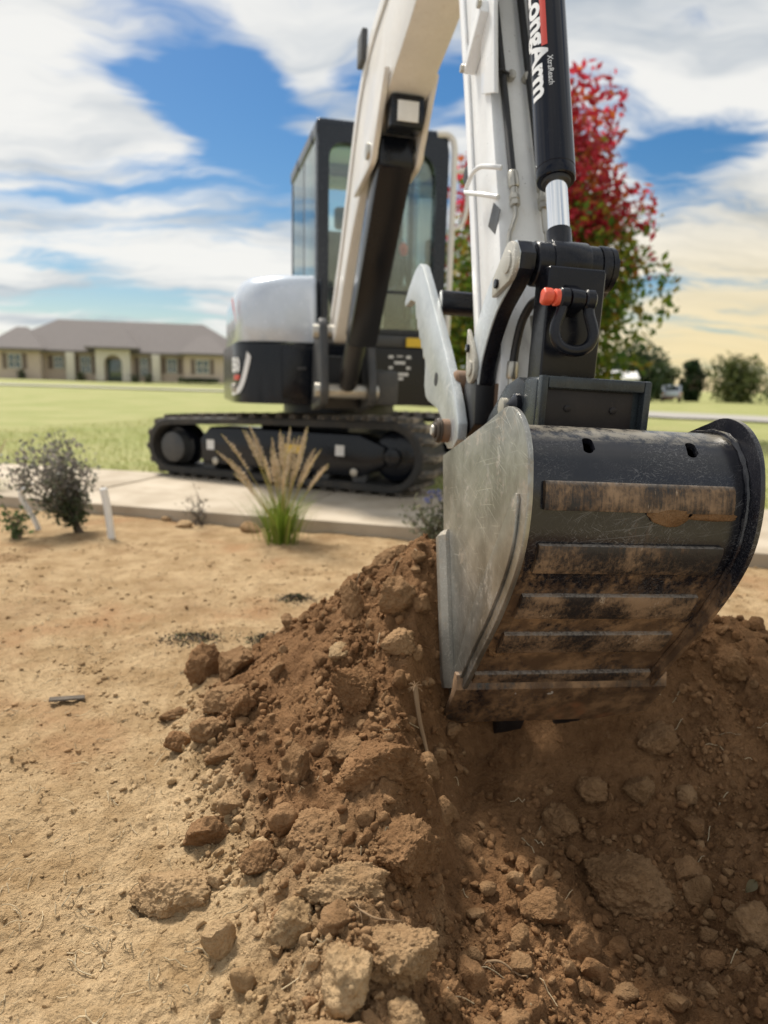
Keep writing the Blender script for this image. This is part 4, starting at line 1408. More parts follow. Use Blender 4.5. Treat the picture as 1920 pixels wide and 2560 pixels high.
def wrap_text(s, size_x, height, q0, length, psi0, psi1, name, m, bold):
    """letters read down the barrel, their tops to the right"""
    me = text_mesh(s, 1.0, bold)
    bm = bmesh.new(); bm.from_mesh(me); bpy.data.meshes.remove(me)
    xs = [v.co.x for v in bm.verts]
    x0, x1 = min(xs), max(xs)
    cap = .70
    for k in range(1, 12):
        y = -.2 + k * .08
        bmesh.ops.bisect_plane(bm, geom=bm.verts[:] + bm.edges[:] + bm.faces[:], plane_co=(0, y, 0), plane_no=(0, 1, 0))
    for v in bm.verts:
        u = (v.co.x - x0) / (x1 - x0); w = v.co.y / cap
        v.co = on_barrel(q0 - u * length, psi0 + (psi1 - psi0) * w, .0012) - Vector(RO)
    return finish(bm, name, MAT[m], bcyl)


wrap_text('LongArm', 1, 1, .462, .278, R(-84), R(-29), 'lettering', 'letter', .035)
wrap_text('XtraReach', 1, 1, .280, .074, R(-30), R(-14), 'lettering', 'letter', .004)
bm = bmesh.new()
rows_ = []
for k in range(9):
    ps = R(-46 + 18 * k / 8)
    rows_.append((bm.verts.new(on_barrel(.430, ps, .001)), bm.verts.new(on_barrel(.309, ps, .001))))
for a, b_ in zip(rows_, rows_[1:]):
    bm.faces.new((a[0], b_[0], b_[1], a[1]))
part(bm, 'red_stripe', 'reddecal', bcyl)

# ---- bucket link, pin boss and guide links
P1 = (-.165, .948); P2 = (-.378, .728)
blk = part(box(FA, (-.060, .064), (-.158, -.085), (.68, .935), .008, 3), 'bucket_link', 'link')
boss = part(lathe(FA.W(-.068, *P1), FA.W(.073, *P1), [(0, .044), (.02, .046), (.98, .046), (1, .044)], 40), 'pin_boss', 'link', blk)
part(lathe(FA.W(-.034, *P1), FA.W(.046, *P1), [(0, .049), (.03, .0505), (.97, .0505), (1, .049)], 40), 'rod_eye', 'link', blk)
part(lathe(FA.W(.074, *P1), FA.W(.108, *P1), [(0, .046), (.1, .048), (.55, .048), (.56, .044), (.62, .044), (.63, .047), (.95, .047), (1, .042)], 40), 'guide_link_eye', 'link', blk)
part(cyl(FA.W(-.007, -.0855, .705), FA.W(-.007, -.083, .705), .016, 20), 'link_hole_shade', 'hose', blk)  # solid black disc; the hole's darkness is only its colour


def arc_link(s0, s1, m):
    o_ = [(-.215, .972), (-.30, .925), (-.37, .85), (-.415, .775), (-.425, .73)]
    i_ = [(-.335, .695), (-.325, .74), (-.29, .80), (-.24, .855), (-.17, .898)]
    prof = smooth2(o_, 5) + [(-.41, .69), (-.378, .68)] + smooth2(i_, 5) + [(-.125, .93), (-.122, .962), (-.15, .99), (-.185, .99)]
    return prism(FA, prof, s0, s1, .005, 2)


gl_ = part(arc_link(-.108, -.074, 'link'), 'guide_link', 'link')
part(arc_link(-.1125, -.1082, 'guide'), 'painted_face', 'guide', gl_)
gr_ = part(arc_link(.076, .112, 'link'), 'guide_link', 'link')


def cap_plate(c, tip, r, s, th, name):
    pr = hull2(circ2(c, r, 22) + [(tip[0] - .012, tip[1] - .012), (tip[0] + .022, tip[1] - .004), (tip[0] - .016, tip[1] + .03)])
    o_ = part(prism(FA, pr, s - th, s, .004, 2), name, 'capplate', gl_)
    part(cyl(FA.W(s - th - .004, c[0], c[1]), FA.W(s - th + .001, c[0], c[1]), r * .55, 24, .002), 'pin_head', 'capplate', gl_)
    d = Vector(tip) * .72 + Vector(c) * .28
    part(cyl(FA.W(s - th - .006, d.x, d.y), FA.W(s - th + .001, d.x, d.y), .0105, 16, .002), 'bolt', 'link', gl_)


cap_plate((-.155, .945), (-.235, .895), .042, -.1125, .012, 'pin_cap')
cap_plate((-.372, .732), (-.405, .80), .036, -.1125, .012, 'pin_cap')

# ---- coupler
cpl = part(box(FA, (-.104, .121), (-.055, .018), (.602, .712), .012, 3), 'coupler', 'coupler')
# frame round the recessed back plate
fr_ = box(FA, (-.1045, -.090), (.018, .040), (.60, .715), .005)
fr_ = box(FA, (.106, .1215), (.018, .040), (.60, .7145), .005, 2, fr_)
fr_ = box(FA, (-.090, .106), (.018, .0395), (.692, .714), .004, 2, fr_)
part(fr_, 'coupler_frame', 'coupler', cpl)
bp = part(box(FA, (-.0895, .092), (.0185, .024), (.60, .690), .002), 'back_plate', 'couplerplate', cpl)
for s in (-.042, .052):
    part(lathe(FA.W(s, .024, .655), FA.W(s, .0275, .655), [(0, .007), (.7, .007), (1, .0045)], 16), 'bolt', 'couplerplate', bp)
ear = hull2(circ2((-.147, .655), .042, 16) + circ2((-.245, .60), .03, 12) + [(-.05, .70), (-.05, .60), (-.09, .712)])
for s in (-.104, .078):
    e_ = part(prism(FA, ear, s, s + .026, .006, 2), 'coupler_ear', 'coupler', cpl)
    part(cyl(FA.W(s - .012, -.150, .648), FA.W(s + .03, -.150, .648), .020, 20, .004), 'pin', 'capplate', e_)
    part(lathe(FA.W(s - .010, -.078, .655), FA.W(s + .03, -.078, .655), [(0, .016), (.0, .024), (.8, .024), (1, .02)], 20), 'spring_bush', 'link', e_)

# ---- bucket
plate_o = [(-.25, .53), (-.10, .575), (.03, .615), (.11, .642), (.155, .655), (.20, .650), (.236, .630), (.262, .598), (.276, .555), (.283, .50), (.275, .435), (.245, .368), (.185, .278), (.105, .178), (.035, .09), (-.035, .0), (-.062, .05), (-.115, .175), (-.195, .36)]
shell_c = smooth2([(-.10, .585), (.0, .603), (.09, .620), (.150, .625), (.195, .612), (.226, .583), (.244, .545), (.251, .50), (.243, .435), (.212, .368), (.155, .278), (.078, .178), (.010, .09)], 4)


def off_curve(c, d):
    o_ = []
    for i, p in enumerate(c):
        a, b_ = Vector(c[max(i - 1, 0)]), Vector(c[min(i + 1, len(c) - 1)])
        t = (b_ - a).normalized(); nrm = Vector((-t.y, t.x))
        o_.append((p[0] + nrm.x * d, p[1] + nrm.y * d))
    return o_


bucket_bm = prism(FA, shell_c + off_curve(shell_c, -.012)[::-1], -.1985, .1985)
bucket = part(bucket_bm, 'bucket', 'shell')
# slotted drain holes cut through the rolled sheet
cut_bm = None
for s in (-.083, .107):
    pts = []
    c0 = Vector((.212, .600)); nrm = Vector((.62, .78)).normalized(); tg = Vector((nrm.y, -nrm.x))
    new = bmesh.new()
    ringa, ringb = [], []
    for k in range(20):
        a = 2 * math.pi * k / 20
        ds = .0095 * math.cos(a) + (.004 if k > 0 else .004) * (-1 if math.sin(a) < 0 else 1) * .4
        dt = .008 * math.sin(a) + (.009 if math.sin(a) > 0 else -.009)
        for ring, q in ((ringa, -.06), (ringb, .06)):
            p = c0 + tg * -dt + nrm * q
            ring.append(new.verts.new(FA.W(s + ds, p.x, p.y) - Vector(RO)))
    new.faces.new(ringa); new.faces.new(ringb[::-1])
    for k in range(20):
        new.faces.new((ringa[k], ringb[k], ringb[(k + 1) % 20], ringa[(k + 1) % 20]))
    bmesh.ops.recalc_face_normals(new, faces=new.faces)
    cut_bm = merge(cut_bm, new)
cut_me = bpy.data.meshes.new('cut'); cut_bm.to_mesh(cut_me); cut_bm.free()
cut = bpy.data.objects.new('cut', cut_me); COL.objects.link(cut); cut.location = RO
md = bucket.modifiers.new('holes', 'BOOLEAN'); md.object = cut; md.operation = 'DIFFERENCE'; md.solver = 'EXACT'
bpy.context.view_layer.update()
dg = bpy.context.evaluated_depsgraph_get(); dg.update()
hol = bpy.data.meshes.new_from_object(bucket.evaluated_get(dg))
bucket.modifiers.clear(); bucket.data = hol
hol.set_sharp_from_angle(angle=R(35))
bpy.data.objects.remove(cut)

for s0, s1 in ((-.209, -.199), (.199, .209)):
    sp_ = part(prism(FA, plate_o[:3] + smooth2(plate_o[2:16], 4)[1:] + plate_o[16:], s0, s1, .0025, 2), 'side_plate', 'plate' if s0 < 0 else 'shell', bucket)
    # crescent wear plate along the rear edge
    outer = smooth2([(.255, .51), (.250, .44), (.222, .372), (.165, .286), (.088, .188), (.022, .10)], 4)
    inner = smooth2([(.0, .13), (.05, .235), (.11, .335), (.17, .42), (.215, .485), (.235, .515), (.25, .52)], 4)
    w0, w1 = (s0 - .006, s0) if s0 < 0 else (s1, s1 + .006)
    part(prism(FA, outer + inner, w0, w1, .002, 2), 'wear_plate', 'plate', bucket)
    # bevelled side cutter on the front edge
    e0, e1 = Vector((-.190, .362)), Vector((-.058, .052))
    ed = (e1 - e0).normalized(); en = Vector((ed.y, -ed.x)); en = en if en.x < 0 else -en
    bm = bmesh.new()
    sgn = -1 if s0 < 0 else 1
    sb = s0 if s0 < 0 else s1
    # section: distance out from the edge (en), distance across (S)
    sec = [(-.042, .0), (-.042, .008), (-.026, .020), (-.004, .020), (.012, .006), (.012, -.010), (.0, -.012), (0, 0)]
    ringv = []
    for q, k in ((0, .45), (.035, 1), (.94, 1), (1, .85)):
        c = e0.lerp(e1, q)
        ringv.append([bm.verts.new(FA.W(sb + sgn * w * (k if w > 0 else 1), c.x + en.x * d, c.y + en.y * d)) for d, w in sec])
    for a, b_ in zip(ringv, ringv[1:]):
        for k in range(len(sec)):
            bm.faces.new((a[k], a[(k + 1) % len(sec)], b_[(k + 1) % len(sec)], b_[k]))
    bm.faces.new(ringv[0]); bm.faces.new(ringv[-1][::-1])
    part(bm, 'side_cutter', 'cutter', bucket, 25)
part(prism(FA, [(-.108, .582), (-.10, .571), (.05, .515), (.062, .522)], -.198, .198), 'hole_backing', 'shell', bucket)  # unseen plate added under the top sheet so the drain holes stay dark
# lip with the cutting edge
lip = part(prism(FA, [(.030, .118), (.035, .088), (-.045, -.022), (-.058, -.018), (.0, .07), (.012, .118)], -.222, .238, .002), 'lip', 'shell', bucket)


# wear straps across the back
sc_pts = np.array(shell_c)
sl = np.concatenate([[0], np.cumsum(np.linalg.norm(np.diff(sc_pts, axis=0), axis=1))])


def shell_at(q):
    t, z = np.interp(q, sl, sc_pts[:, 0]), np.interp(q, sl, sc_pts[:, 1])
    t2, z2 = np.interp(q + .004, sl, sc_pts[:, 0]), np.interp(q + .004, sl, sc_pts[:, 1])
    t1, z1 = np.interp(q - .004, sl, sc_pts[:, 0]), np.interp(q - .004, sl, sc_pts[:, 1])
    d = Vector((t2 - t1, z2 - z1)).normalized()
    return Vector((t, z)), Vector((-d.y, d.x)), d


def strap(qa, qb, half, th=.011):
    pts_o, pts_i = [], []
    for k in range(6):
        q = qa + (qb - qa) * k / 5
        c, nn, d = shell_at(q)
        if nn.x < 0 and nn.y < 0: nn = -nn
        t = th * (1.0 if 0 < k < 5 else .8)
        pts_o.append(tuple(c + nn * t)); pts_i.append(tuple(c - nn * .002))
    return prism(FA, pts_o + pts_i[::-1], -half, half, .0025, 2)


QS = [.390, .495, .607, .720, .864]
QL = (.0465, .0562, .0615, .0630, .040)
for q, L_, hf in zip(QS, QL, (.170, .168, .168, .170, .190)):
    part(strap(q, q + L_, hf), 'wear_strap', 'strap', bucket)
# teeth
for s in (-.195, -.065, .065, .195):
    for_ = [(-.040, -.012), (-.070, -.004), (-.105, -.05), (-.130, -.118), (-.112, -.120), (-.070, -.065)]
    part(prism(FA, for_, s - .030, s + .030, .006, 2), 'tooth', 'darkiron', bucket)
# weld beads along the shell edges
for s in (-.197, .197):
    cb = off_curve(shell_c, .003)
    part(ringtube([FA.W(s, a, b_) for a, b_ in cb[4:]], [.005 + .0012 * math.sin(i * 2.1) for i in range(len(cb) - 4)], 8), 'weld_bead', 'shell', bucket)

# ---- thumb
th_o = [(-.985, 1.052), (-.935, 1.060), (-.890, 1.045), (-.77, .955), (-.652, .862), (-.555, .785), (-.465, .7075), (-.40, .645), (-.365, .60), (-.365, .56), (-.40, .535), (-.45, .53)]
th_i = [(-.500, .55), (-.512, .592), (-.585, .626), (-.70, .644), (-.735, .655), (-.762, .685), (-.768, .75), (-.785, .772), (-.80, .766), (-.822, .802), (-.838, .796), (-.858, .832), (-.874, .826), (-.892, .862), (-.908, .856), (-.922, .893), (-.94, .892), (-.958, .938), (-.975, .950), (-1.04, .962), (-1.095, .952), (-1.13, .950), (-1.135, .966), (-1.09, 1.0), (-1.035, 1.03)]
th = part(prism(FA, th_o + th_i, -.145, -.121, .003, 2), 'thumb', 'thumb')
thr = part(prism(FA, th_o + th_i, .121, .145, .003, 2), 'thumb_far_plate', 'thumb', th)
for s in (-.1455, .1205):
    part(cyl(FA.W(s - .0005, -.620, .706), FA.W(s + .0255, -.620, .706), .019, 20), 'plate_hole_shade', 'hose', th)  # black plugs painted in for the shaded insides of the holes
part(cyl(FA.W(-.121, -.735, .925), FA.W(.121, -.735, .925), .034, 28, .004), 'cross_tube', 'black', th)
part(cyl(FA.W(-.121, -.50, .70), FA.W(.121, -.50, .70), .026, 24, .004), 'cross_tube', 'black', th)
pv = part(cyl(FA.W(-.165, -.455, .575), FA.W(.165, -.455, .575), .030, 24, .005), 'thumb_pin', 'rust', th)
part(lathe(FA.W(-.186, -.455, .575), FA.W(-.165, -.455, .575), [(0, .016), (.1, .020), (.35, .020), (.36, .030), (.6, .031), (.62, .027), (.8, .033), (1, .030)], 22), 'greased_collar', 'grease', th)
part(lathe(FA.W(-.190, -.455, .575), FA.W(-.182, -.455, .575), [(0, .012), (1, .016)], 18), 'pin_head', 'capplate', th)
# arm nose brackets carrying the thumb and a rust-stained nose
for s in (-.116, .0665):
    part(prism(FA, hull2(circ2((-.455, .575), .045, 16) + [(-.33, .60), (-.40, .76), (-.34, .70)]), s, s + .05, .006), 'thumb_bracket', 'darkiron', arm)
part(cyl(FA.W(-.128, -.485, .70), FA.W(-.07, -.485, .70), .030, 24, .005), 'thumb_cylinder_pin', 'rust', arm)
part(lathe(FA.W(-.135, -.485, .70), FA.W(-.124, -.485, .70), [(0, .02), (.3, .026), (1, .028)], 20), 'pin_head', 'rust', arm)
part(box(FA, (-.0685, .0685), (-.365, -.318), (.60, .70), .004), 'arm_nose', 'rust', arm)

# ------------------------------------------------------------------ bow shackle hanging on the link lug
lugm = prism(FA, hull2(circ2((-.052, .868), .019, 16) + [(-.087, .90), (-.087, .835)]), -.026, .002, .003, 2)
part(lugm, 'lifting_lug', 'link', blk)
SHO = FA.W(-.012, -.055, .86)
shk = tag(empty('shackle', SHO), 'black bow shackle with orange pin hanging on the bucket link', 'shackle')


def spart(bm, name, m, parent=None):
    return finish(bm, name, MAT[m], parent or shk, tuple(SHO))


PT = -.050
bow = [(-.0395, 0, .868), (-.0400, .001, .855), (-.0445, .004, .838), (-.0520, .007, .818), (-.0545, .010, .799), (-.047, .012, .780), (-.032, .013, .770), (-.013, .014, .767),
       (.006, .013, .771), (.020, .012, .782), (.0265, .010, .800), (.0225, .007, .820), (.0165, .004, .838), (.0145, .001, .855), (.0145, 0, .868)]
spart(ringtube(smooth_path([FA.W(a, PT + b_, c) for a, b_, c in bow], 5), .0112, 16), 'bow', 'link')
for s in (-.0395, .0145):
    spart(lathe(FA.W(s - .0105, PT, .868), FA.W(s + .0105, PT, .868), [(0, .0165), (.15, .0205), (.85, .0205), (1, .0165)], 24), 'eye', 'link')
pin = spart(cyl(FA.W(-.05, PT, .868), FA.W(.026, PT, .868), .0085, 16, .001), 'pin', 'orange')
spart(lathe(FA.W(-.062, PT, .868), FA.W(-.050, PT, .868), [(0, .011), (.3, .0165), (1, .0165)], 20), 'pin_collar', 'orange', pin)
spart(prism(FA, [(PT - .016, .857), (PT - .004, .851), (PT + .013, .859), (PT + .017, .873), (PT + .004, .886), (PT - .012, .881)], -.084, -.062, .006, 3), 'pin_head', 'orange', pin)

# ------------------------------------------------------------------ planting bed: shrub, grasses, stakes
def blade_mesh(base, n, rg, height, spread, width, cols, droop=.3, seg=5):
    V_, F_, C_ = [], [], []
    for i in range(n):
        a = rg.uniform(0, 2 * math.pi); r0 = abs(rg.normal(0, spread * .25))
        h_ = height * rg.uniform(.6, 1.1); out_ = spread * rg.uniform(.2, 1.0)
        p0 = np.array([math.cos(a) * r0, math.sin(a) * r0, -.01])
        c = np.array(cols[rg.integers(0, len(cols))]) * rg.uniform(.8, 1.25)
        sd = np.array([-math.sin(a), math.cos(a), 0]) * width
        b0 = len(V_)
        for k in range(seg + 1):
            t = k / seg
            rad = out_ * (t ** 1.4)
            z = h_ * (t - droop * t ** 3)
            p = p0 + np.array([math.cos(a) * rad, math.sin(a) * rad, z])
            w = (1 - t) ** .6 + .05
            V_ += [p - sd * w, p + sd * w]; C_ += [c, c]
        for k in range(seg):
            q = b0 + 2 * k
            F_.append((q, q + 1, q + 3, q + 2))
    return np.array(V_), np.array(F_), np.array(C_)


def fountain_grass(base, label, scale, seed, plumes=46, nb_=420):
    rg = np.random.default_rng(seed)
    root = tag(empty('fountain_grass', base), label, 'ornamental grass', 'ornamental grasses in the bed')
    v_, f_, c_ = blade_mesh(base, nb_, rg, .34 * scale, .20 * scale, .0022, [(.16, .24, .025), (.22, .30, .04), (.10, .17, .02), (.30, .30, .08)], .25)
    me = fast_mesh('blades', v_, f_); vcol(me, 'tint', c_)
    link('blades', me, MAT['leaf'], root)
    for i in range(plumes):
        a = rg.uniform(0, 2 * math.pi); L = scale * rg.uniform(.40, .64); o_ = scale * rg.uniform(.03, .34)
        pts = []
        for k in range(7):
            t = k / 6
            pts.append(Vector((math.cos(a) * o_ * t ** 1.3, math.sin(a) * o_ * t ** 1.3, L * t * (1 - .06 * t * t))))
        bm = ringtube(pts, [.0016] * 7, 4)
        nst = len(bm.verts)
        # bottle-brush head made of fine bristles
        hd = smooth_path(pts[4:], 6)
        for j, p in enumerate(hd):
            t = j / (len(hd) - 1)
            rr = .019 * scale * math.sin(math.pi * min(1, t * .85 + .15)) ** .7
            for b_ in range(9):
                d = Vector(rg.normal(0, 1, 3)); d.z = abs(d.z) * .8; d.normalize()
                e = d.orthogonal().normalized() * .0032
                q = p + d * rr * rg.uniform(.6, 1.2) + Vector((0, 0, rr * .5))
                bm.faces.new((bm.verts.new(p - e), bm.verts.new(p + e), bm.verts.new(q)))
        me = bpy.data.meshes.new('plume'); bm.to_mesh(me)
        n_ = len(bm.verts); bm.free()
        col = np.tile(np.array([.58, .47, .33]) * rg.uniform(.85, 1.15), (n_, 1)); col[:nst] = (.42, .38, .12)
        vcol(me, 'tint', col)
        link('plume', me, MAT['straw'], root)
    return root


def bed(x, y): return (x, y, surf(x, y))


fountain_grass(bed(-.53, 3.62), 'fountain grass clump with tan seed plumes in front of the excavator track', 1.0, 11)
fountain_grass(bed(-2.62, 4.60), 'green grass clump cut off by the left edge of the picture', .75, 12, plumes=3, nb_=240)


def shrub(base, label, h_, w_, seed, nstem, leaves, cols, leaf=.012, flowers=None, lowcol=None, lean=0.0):
    rg = np.random.default_rng(seed)
    root = tag(empty('shrub', base), label, 'shrub')
    bm = bmesh.new()
    LP = []
    for i in range(nstem):
        a = rg.uniform(0, 2 * math.pi); o_ = w_ / 2 * rg.uniform(.1, 1.0); L = h_ * rg.uniform(.55, 1.0)
        pts = [Vector((math.cos(a) * o_ * t ** 1.2 - lean * t + rg.normal(0, .012), math.sin(a) * o_ * t ** 1.2 + rg.normal(0, .012), L * t)) for t in np.linspace(0, 1, 7)]
        ringtube(pts, list(np.linspace(.005, .0012, 7)), 5, bm)
        for j in range(leaves // nstem):
            t = rg.uniform(.18, 1.02); k = min(5, int(t * 6)); p = pts[k].lerp(pts[k + 1], t * 6 - k if t < 1 else 1)
            LP.append(np.array(p) + rg.normal(0, .026, 3))
    finish(bm, 'stems', MAT['bark'], root)
    LP = np.array(LP)
    q, f = leaf_quads(LP, leaf, rg, .6)
    c = np.array(cols)[rg.integers(0, len(cols), len(LP))]
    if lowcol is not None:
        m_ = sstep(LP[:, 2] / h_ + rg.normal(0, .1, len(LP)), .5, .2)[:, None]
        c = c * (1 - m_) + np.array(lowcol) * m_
    c = c * rg.uniform(.7, 1.3, (len(LP), 1))
    me = fast_mesh('leaves', q, f, False); vcol(me, 'tint', np.repeat(c, 4, 0))
    link('leaves', me, MAT['leaf'], root)
    if flowers:
        for i in range(flowers):
            p = LP[rg.integers(0, len(LP))] * np.array([1, 1, 1.0]); p[2] = h_ * rg.uniform(.85, 1.05)
            bm = bmesh.new()
            for k in range(10):
                d = Vector(rg.normal(0, 1, 3)).normalized()
                e = d.orthogonal().normalized() * .006
                bm.faces.new((bm.verts.new(Vector(p) - e), bm.verts.new(Vector(p) + e), bm.verts.new(Vector(p) + d * .016)))
            me = bpy.data.meshes.new('flower'); bm.to_mesh(me); n_ = len(bm.verts); bm.free()
            vcol(me, 'tint', np.tile(np.array([.20, .22, .42]), (n_, 1)))
            link('flower', me, MAT['leaf'], root)
    return root


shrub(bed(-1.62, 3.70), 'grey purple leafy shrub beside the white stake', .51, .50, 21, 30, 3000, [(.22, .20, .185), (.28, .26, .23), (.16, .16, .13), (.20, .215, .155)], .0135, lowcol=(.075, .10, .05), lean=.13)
shrub(bed(-1.86, 3.52), 'small sparse green seedling left of the grey shrub', .20, .22, 22, 9, 160, [(.10, .15, .06), (.07, .11, .04)], .014)
shrub(bed(-1.05, 3.98), 'thin straggly twig plant right of the white stake', .22, .4, 23, 7, 60, [(.15, .15, .11), (.13, .12, .10)], .010)
shrub(bed(.26, 3.42), 'low bluish flowering plant half hidden behind the soil heap', .30, .40, 24, 18, 900, [(.15, .16, .10), (.19, .19, .13), (.11, .13, .07)], .012, flowers=14)

b0 = Vector(bed(-1.41, 3.60))
stk = tag(empty('stake', b0), 'straight white plastic stake standing right of the grey shrub', 'stake')
finish(ringtube(smooth_path([(0, 0, -.02), (-.008, 0, .08), (-.018, 0, .17), (-.03, 0, .245)], 5), [.019] * 16, 14), 'pipe', MAT['plastic'], stk)
finish(lathe((-.03, 0, .245), (-.032, 0, .262), [(0, .020), (.6, .020), (1, .015)], 14), 'cap', MAT['plastic'], stk)
b0 = Vector(bed(-1.93, 3.80))
stk2 = tag(empty('stake', b0), 'crooked white stake leaning inside the left of the grey shrub', 'stake')
finish(ringtube(smooth_path([(.05, 0, -.02), (.02, 0, .06), (-.03, 0, .15), (-.04, 0, .20), (-.02, -.01, .23)], 5), .015, 12), 'pipe', MAT['plastic'], stk2)
finish(ringtube(smooth_path([(-.04, 0, .20), (-.01, .0, .235), (.03, .0, .25)], 4), .010, 10), 'hook', MAT['plastic'], stk2)

# ------------------------------------------------------------------ soil clods
def clod_mesh(name, seed, sub, cuts=6, rough=.05, m=None, hard=.78, asp=(1, 1, 1)):
    rg = np.random.default_rng(seed)
    bm = bmesh.new(); bmesh.ops.create_icosphere(bm, subdivisions=sub, radius=1)
    me = bpy.data.meshes.new(name); bm.to_mesh(me); bm.free()
    n = len(me.vertices); v = np.empty(n * 3); me.vertices.foreach_get('co', v); v = v.reshape(-1, 3)
    s = seed * 3.7
    v = v * (1 + .38 * fbm(v[:, 0] * 1.2 + s, v[:, 1] * 1.2, v[:, 2] * 1.2, 2))[:, None]
    for i in range(cuts):
        nn = rg.normal(size=3); nn /= np.linalg.norm(nn)
        d = rg.uniform(.45, .8) if hard < .9 else rg.uniform(.35, .7)
        t = v @ nn - d
        v = v - nn * (np.maximum(t, 0) * hard)[:, None]
    v0 = v; v = v * np.array(asp)
    if sub >= 3:
        v = v * (1 + rough * 1.6 * fbm(v[:, 0] * 4 + s, v[:, 1] * 4, v[:, 2] * 4, 2))[:, None]
        v = v * (1 + rough * fbm(v[:, 0] * 11 + s, v[:, 1] * 11, v[:, 2] * 11, 2 if sub < 5 else 3))[:, None]
    if sub >= 5:
        v = v * (1 + rough * .9 * np.abs(fbm(v[:, 0] * 7 + s, v[:, 1] * 7, v[:, 2] * 7, 3)) * 2 - rough * .5)[:, None]
        v = v * (1 + rough * .5 * np.maximum(0, fbm(v[:, 0] * 22 + s, v[:, 1] * 22, v[:, 2] * 22, 2)) * 2)[:, None]
    v = v / np.array(asp)
    me.vertices.foreach_set('co', v.ravel().astype(np.float32))
    me.shade_smooth(); me.update()
    if sub < 4: me.set_sharp_from_angle(angle=R(38))
    if m: me.materials.append(m)
    return me


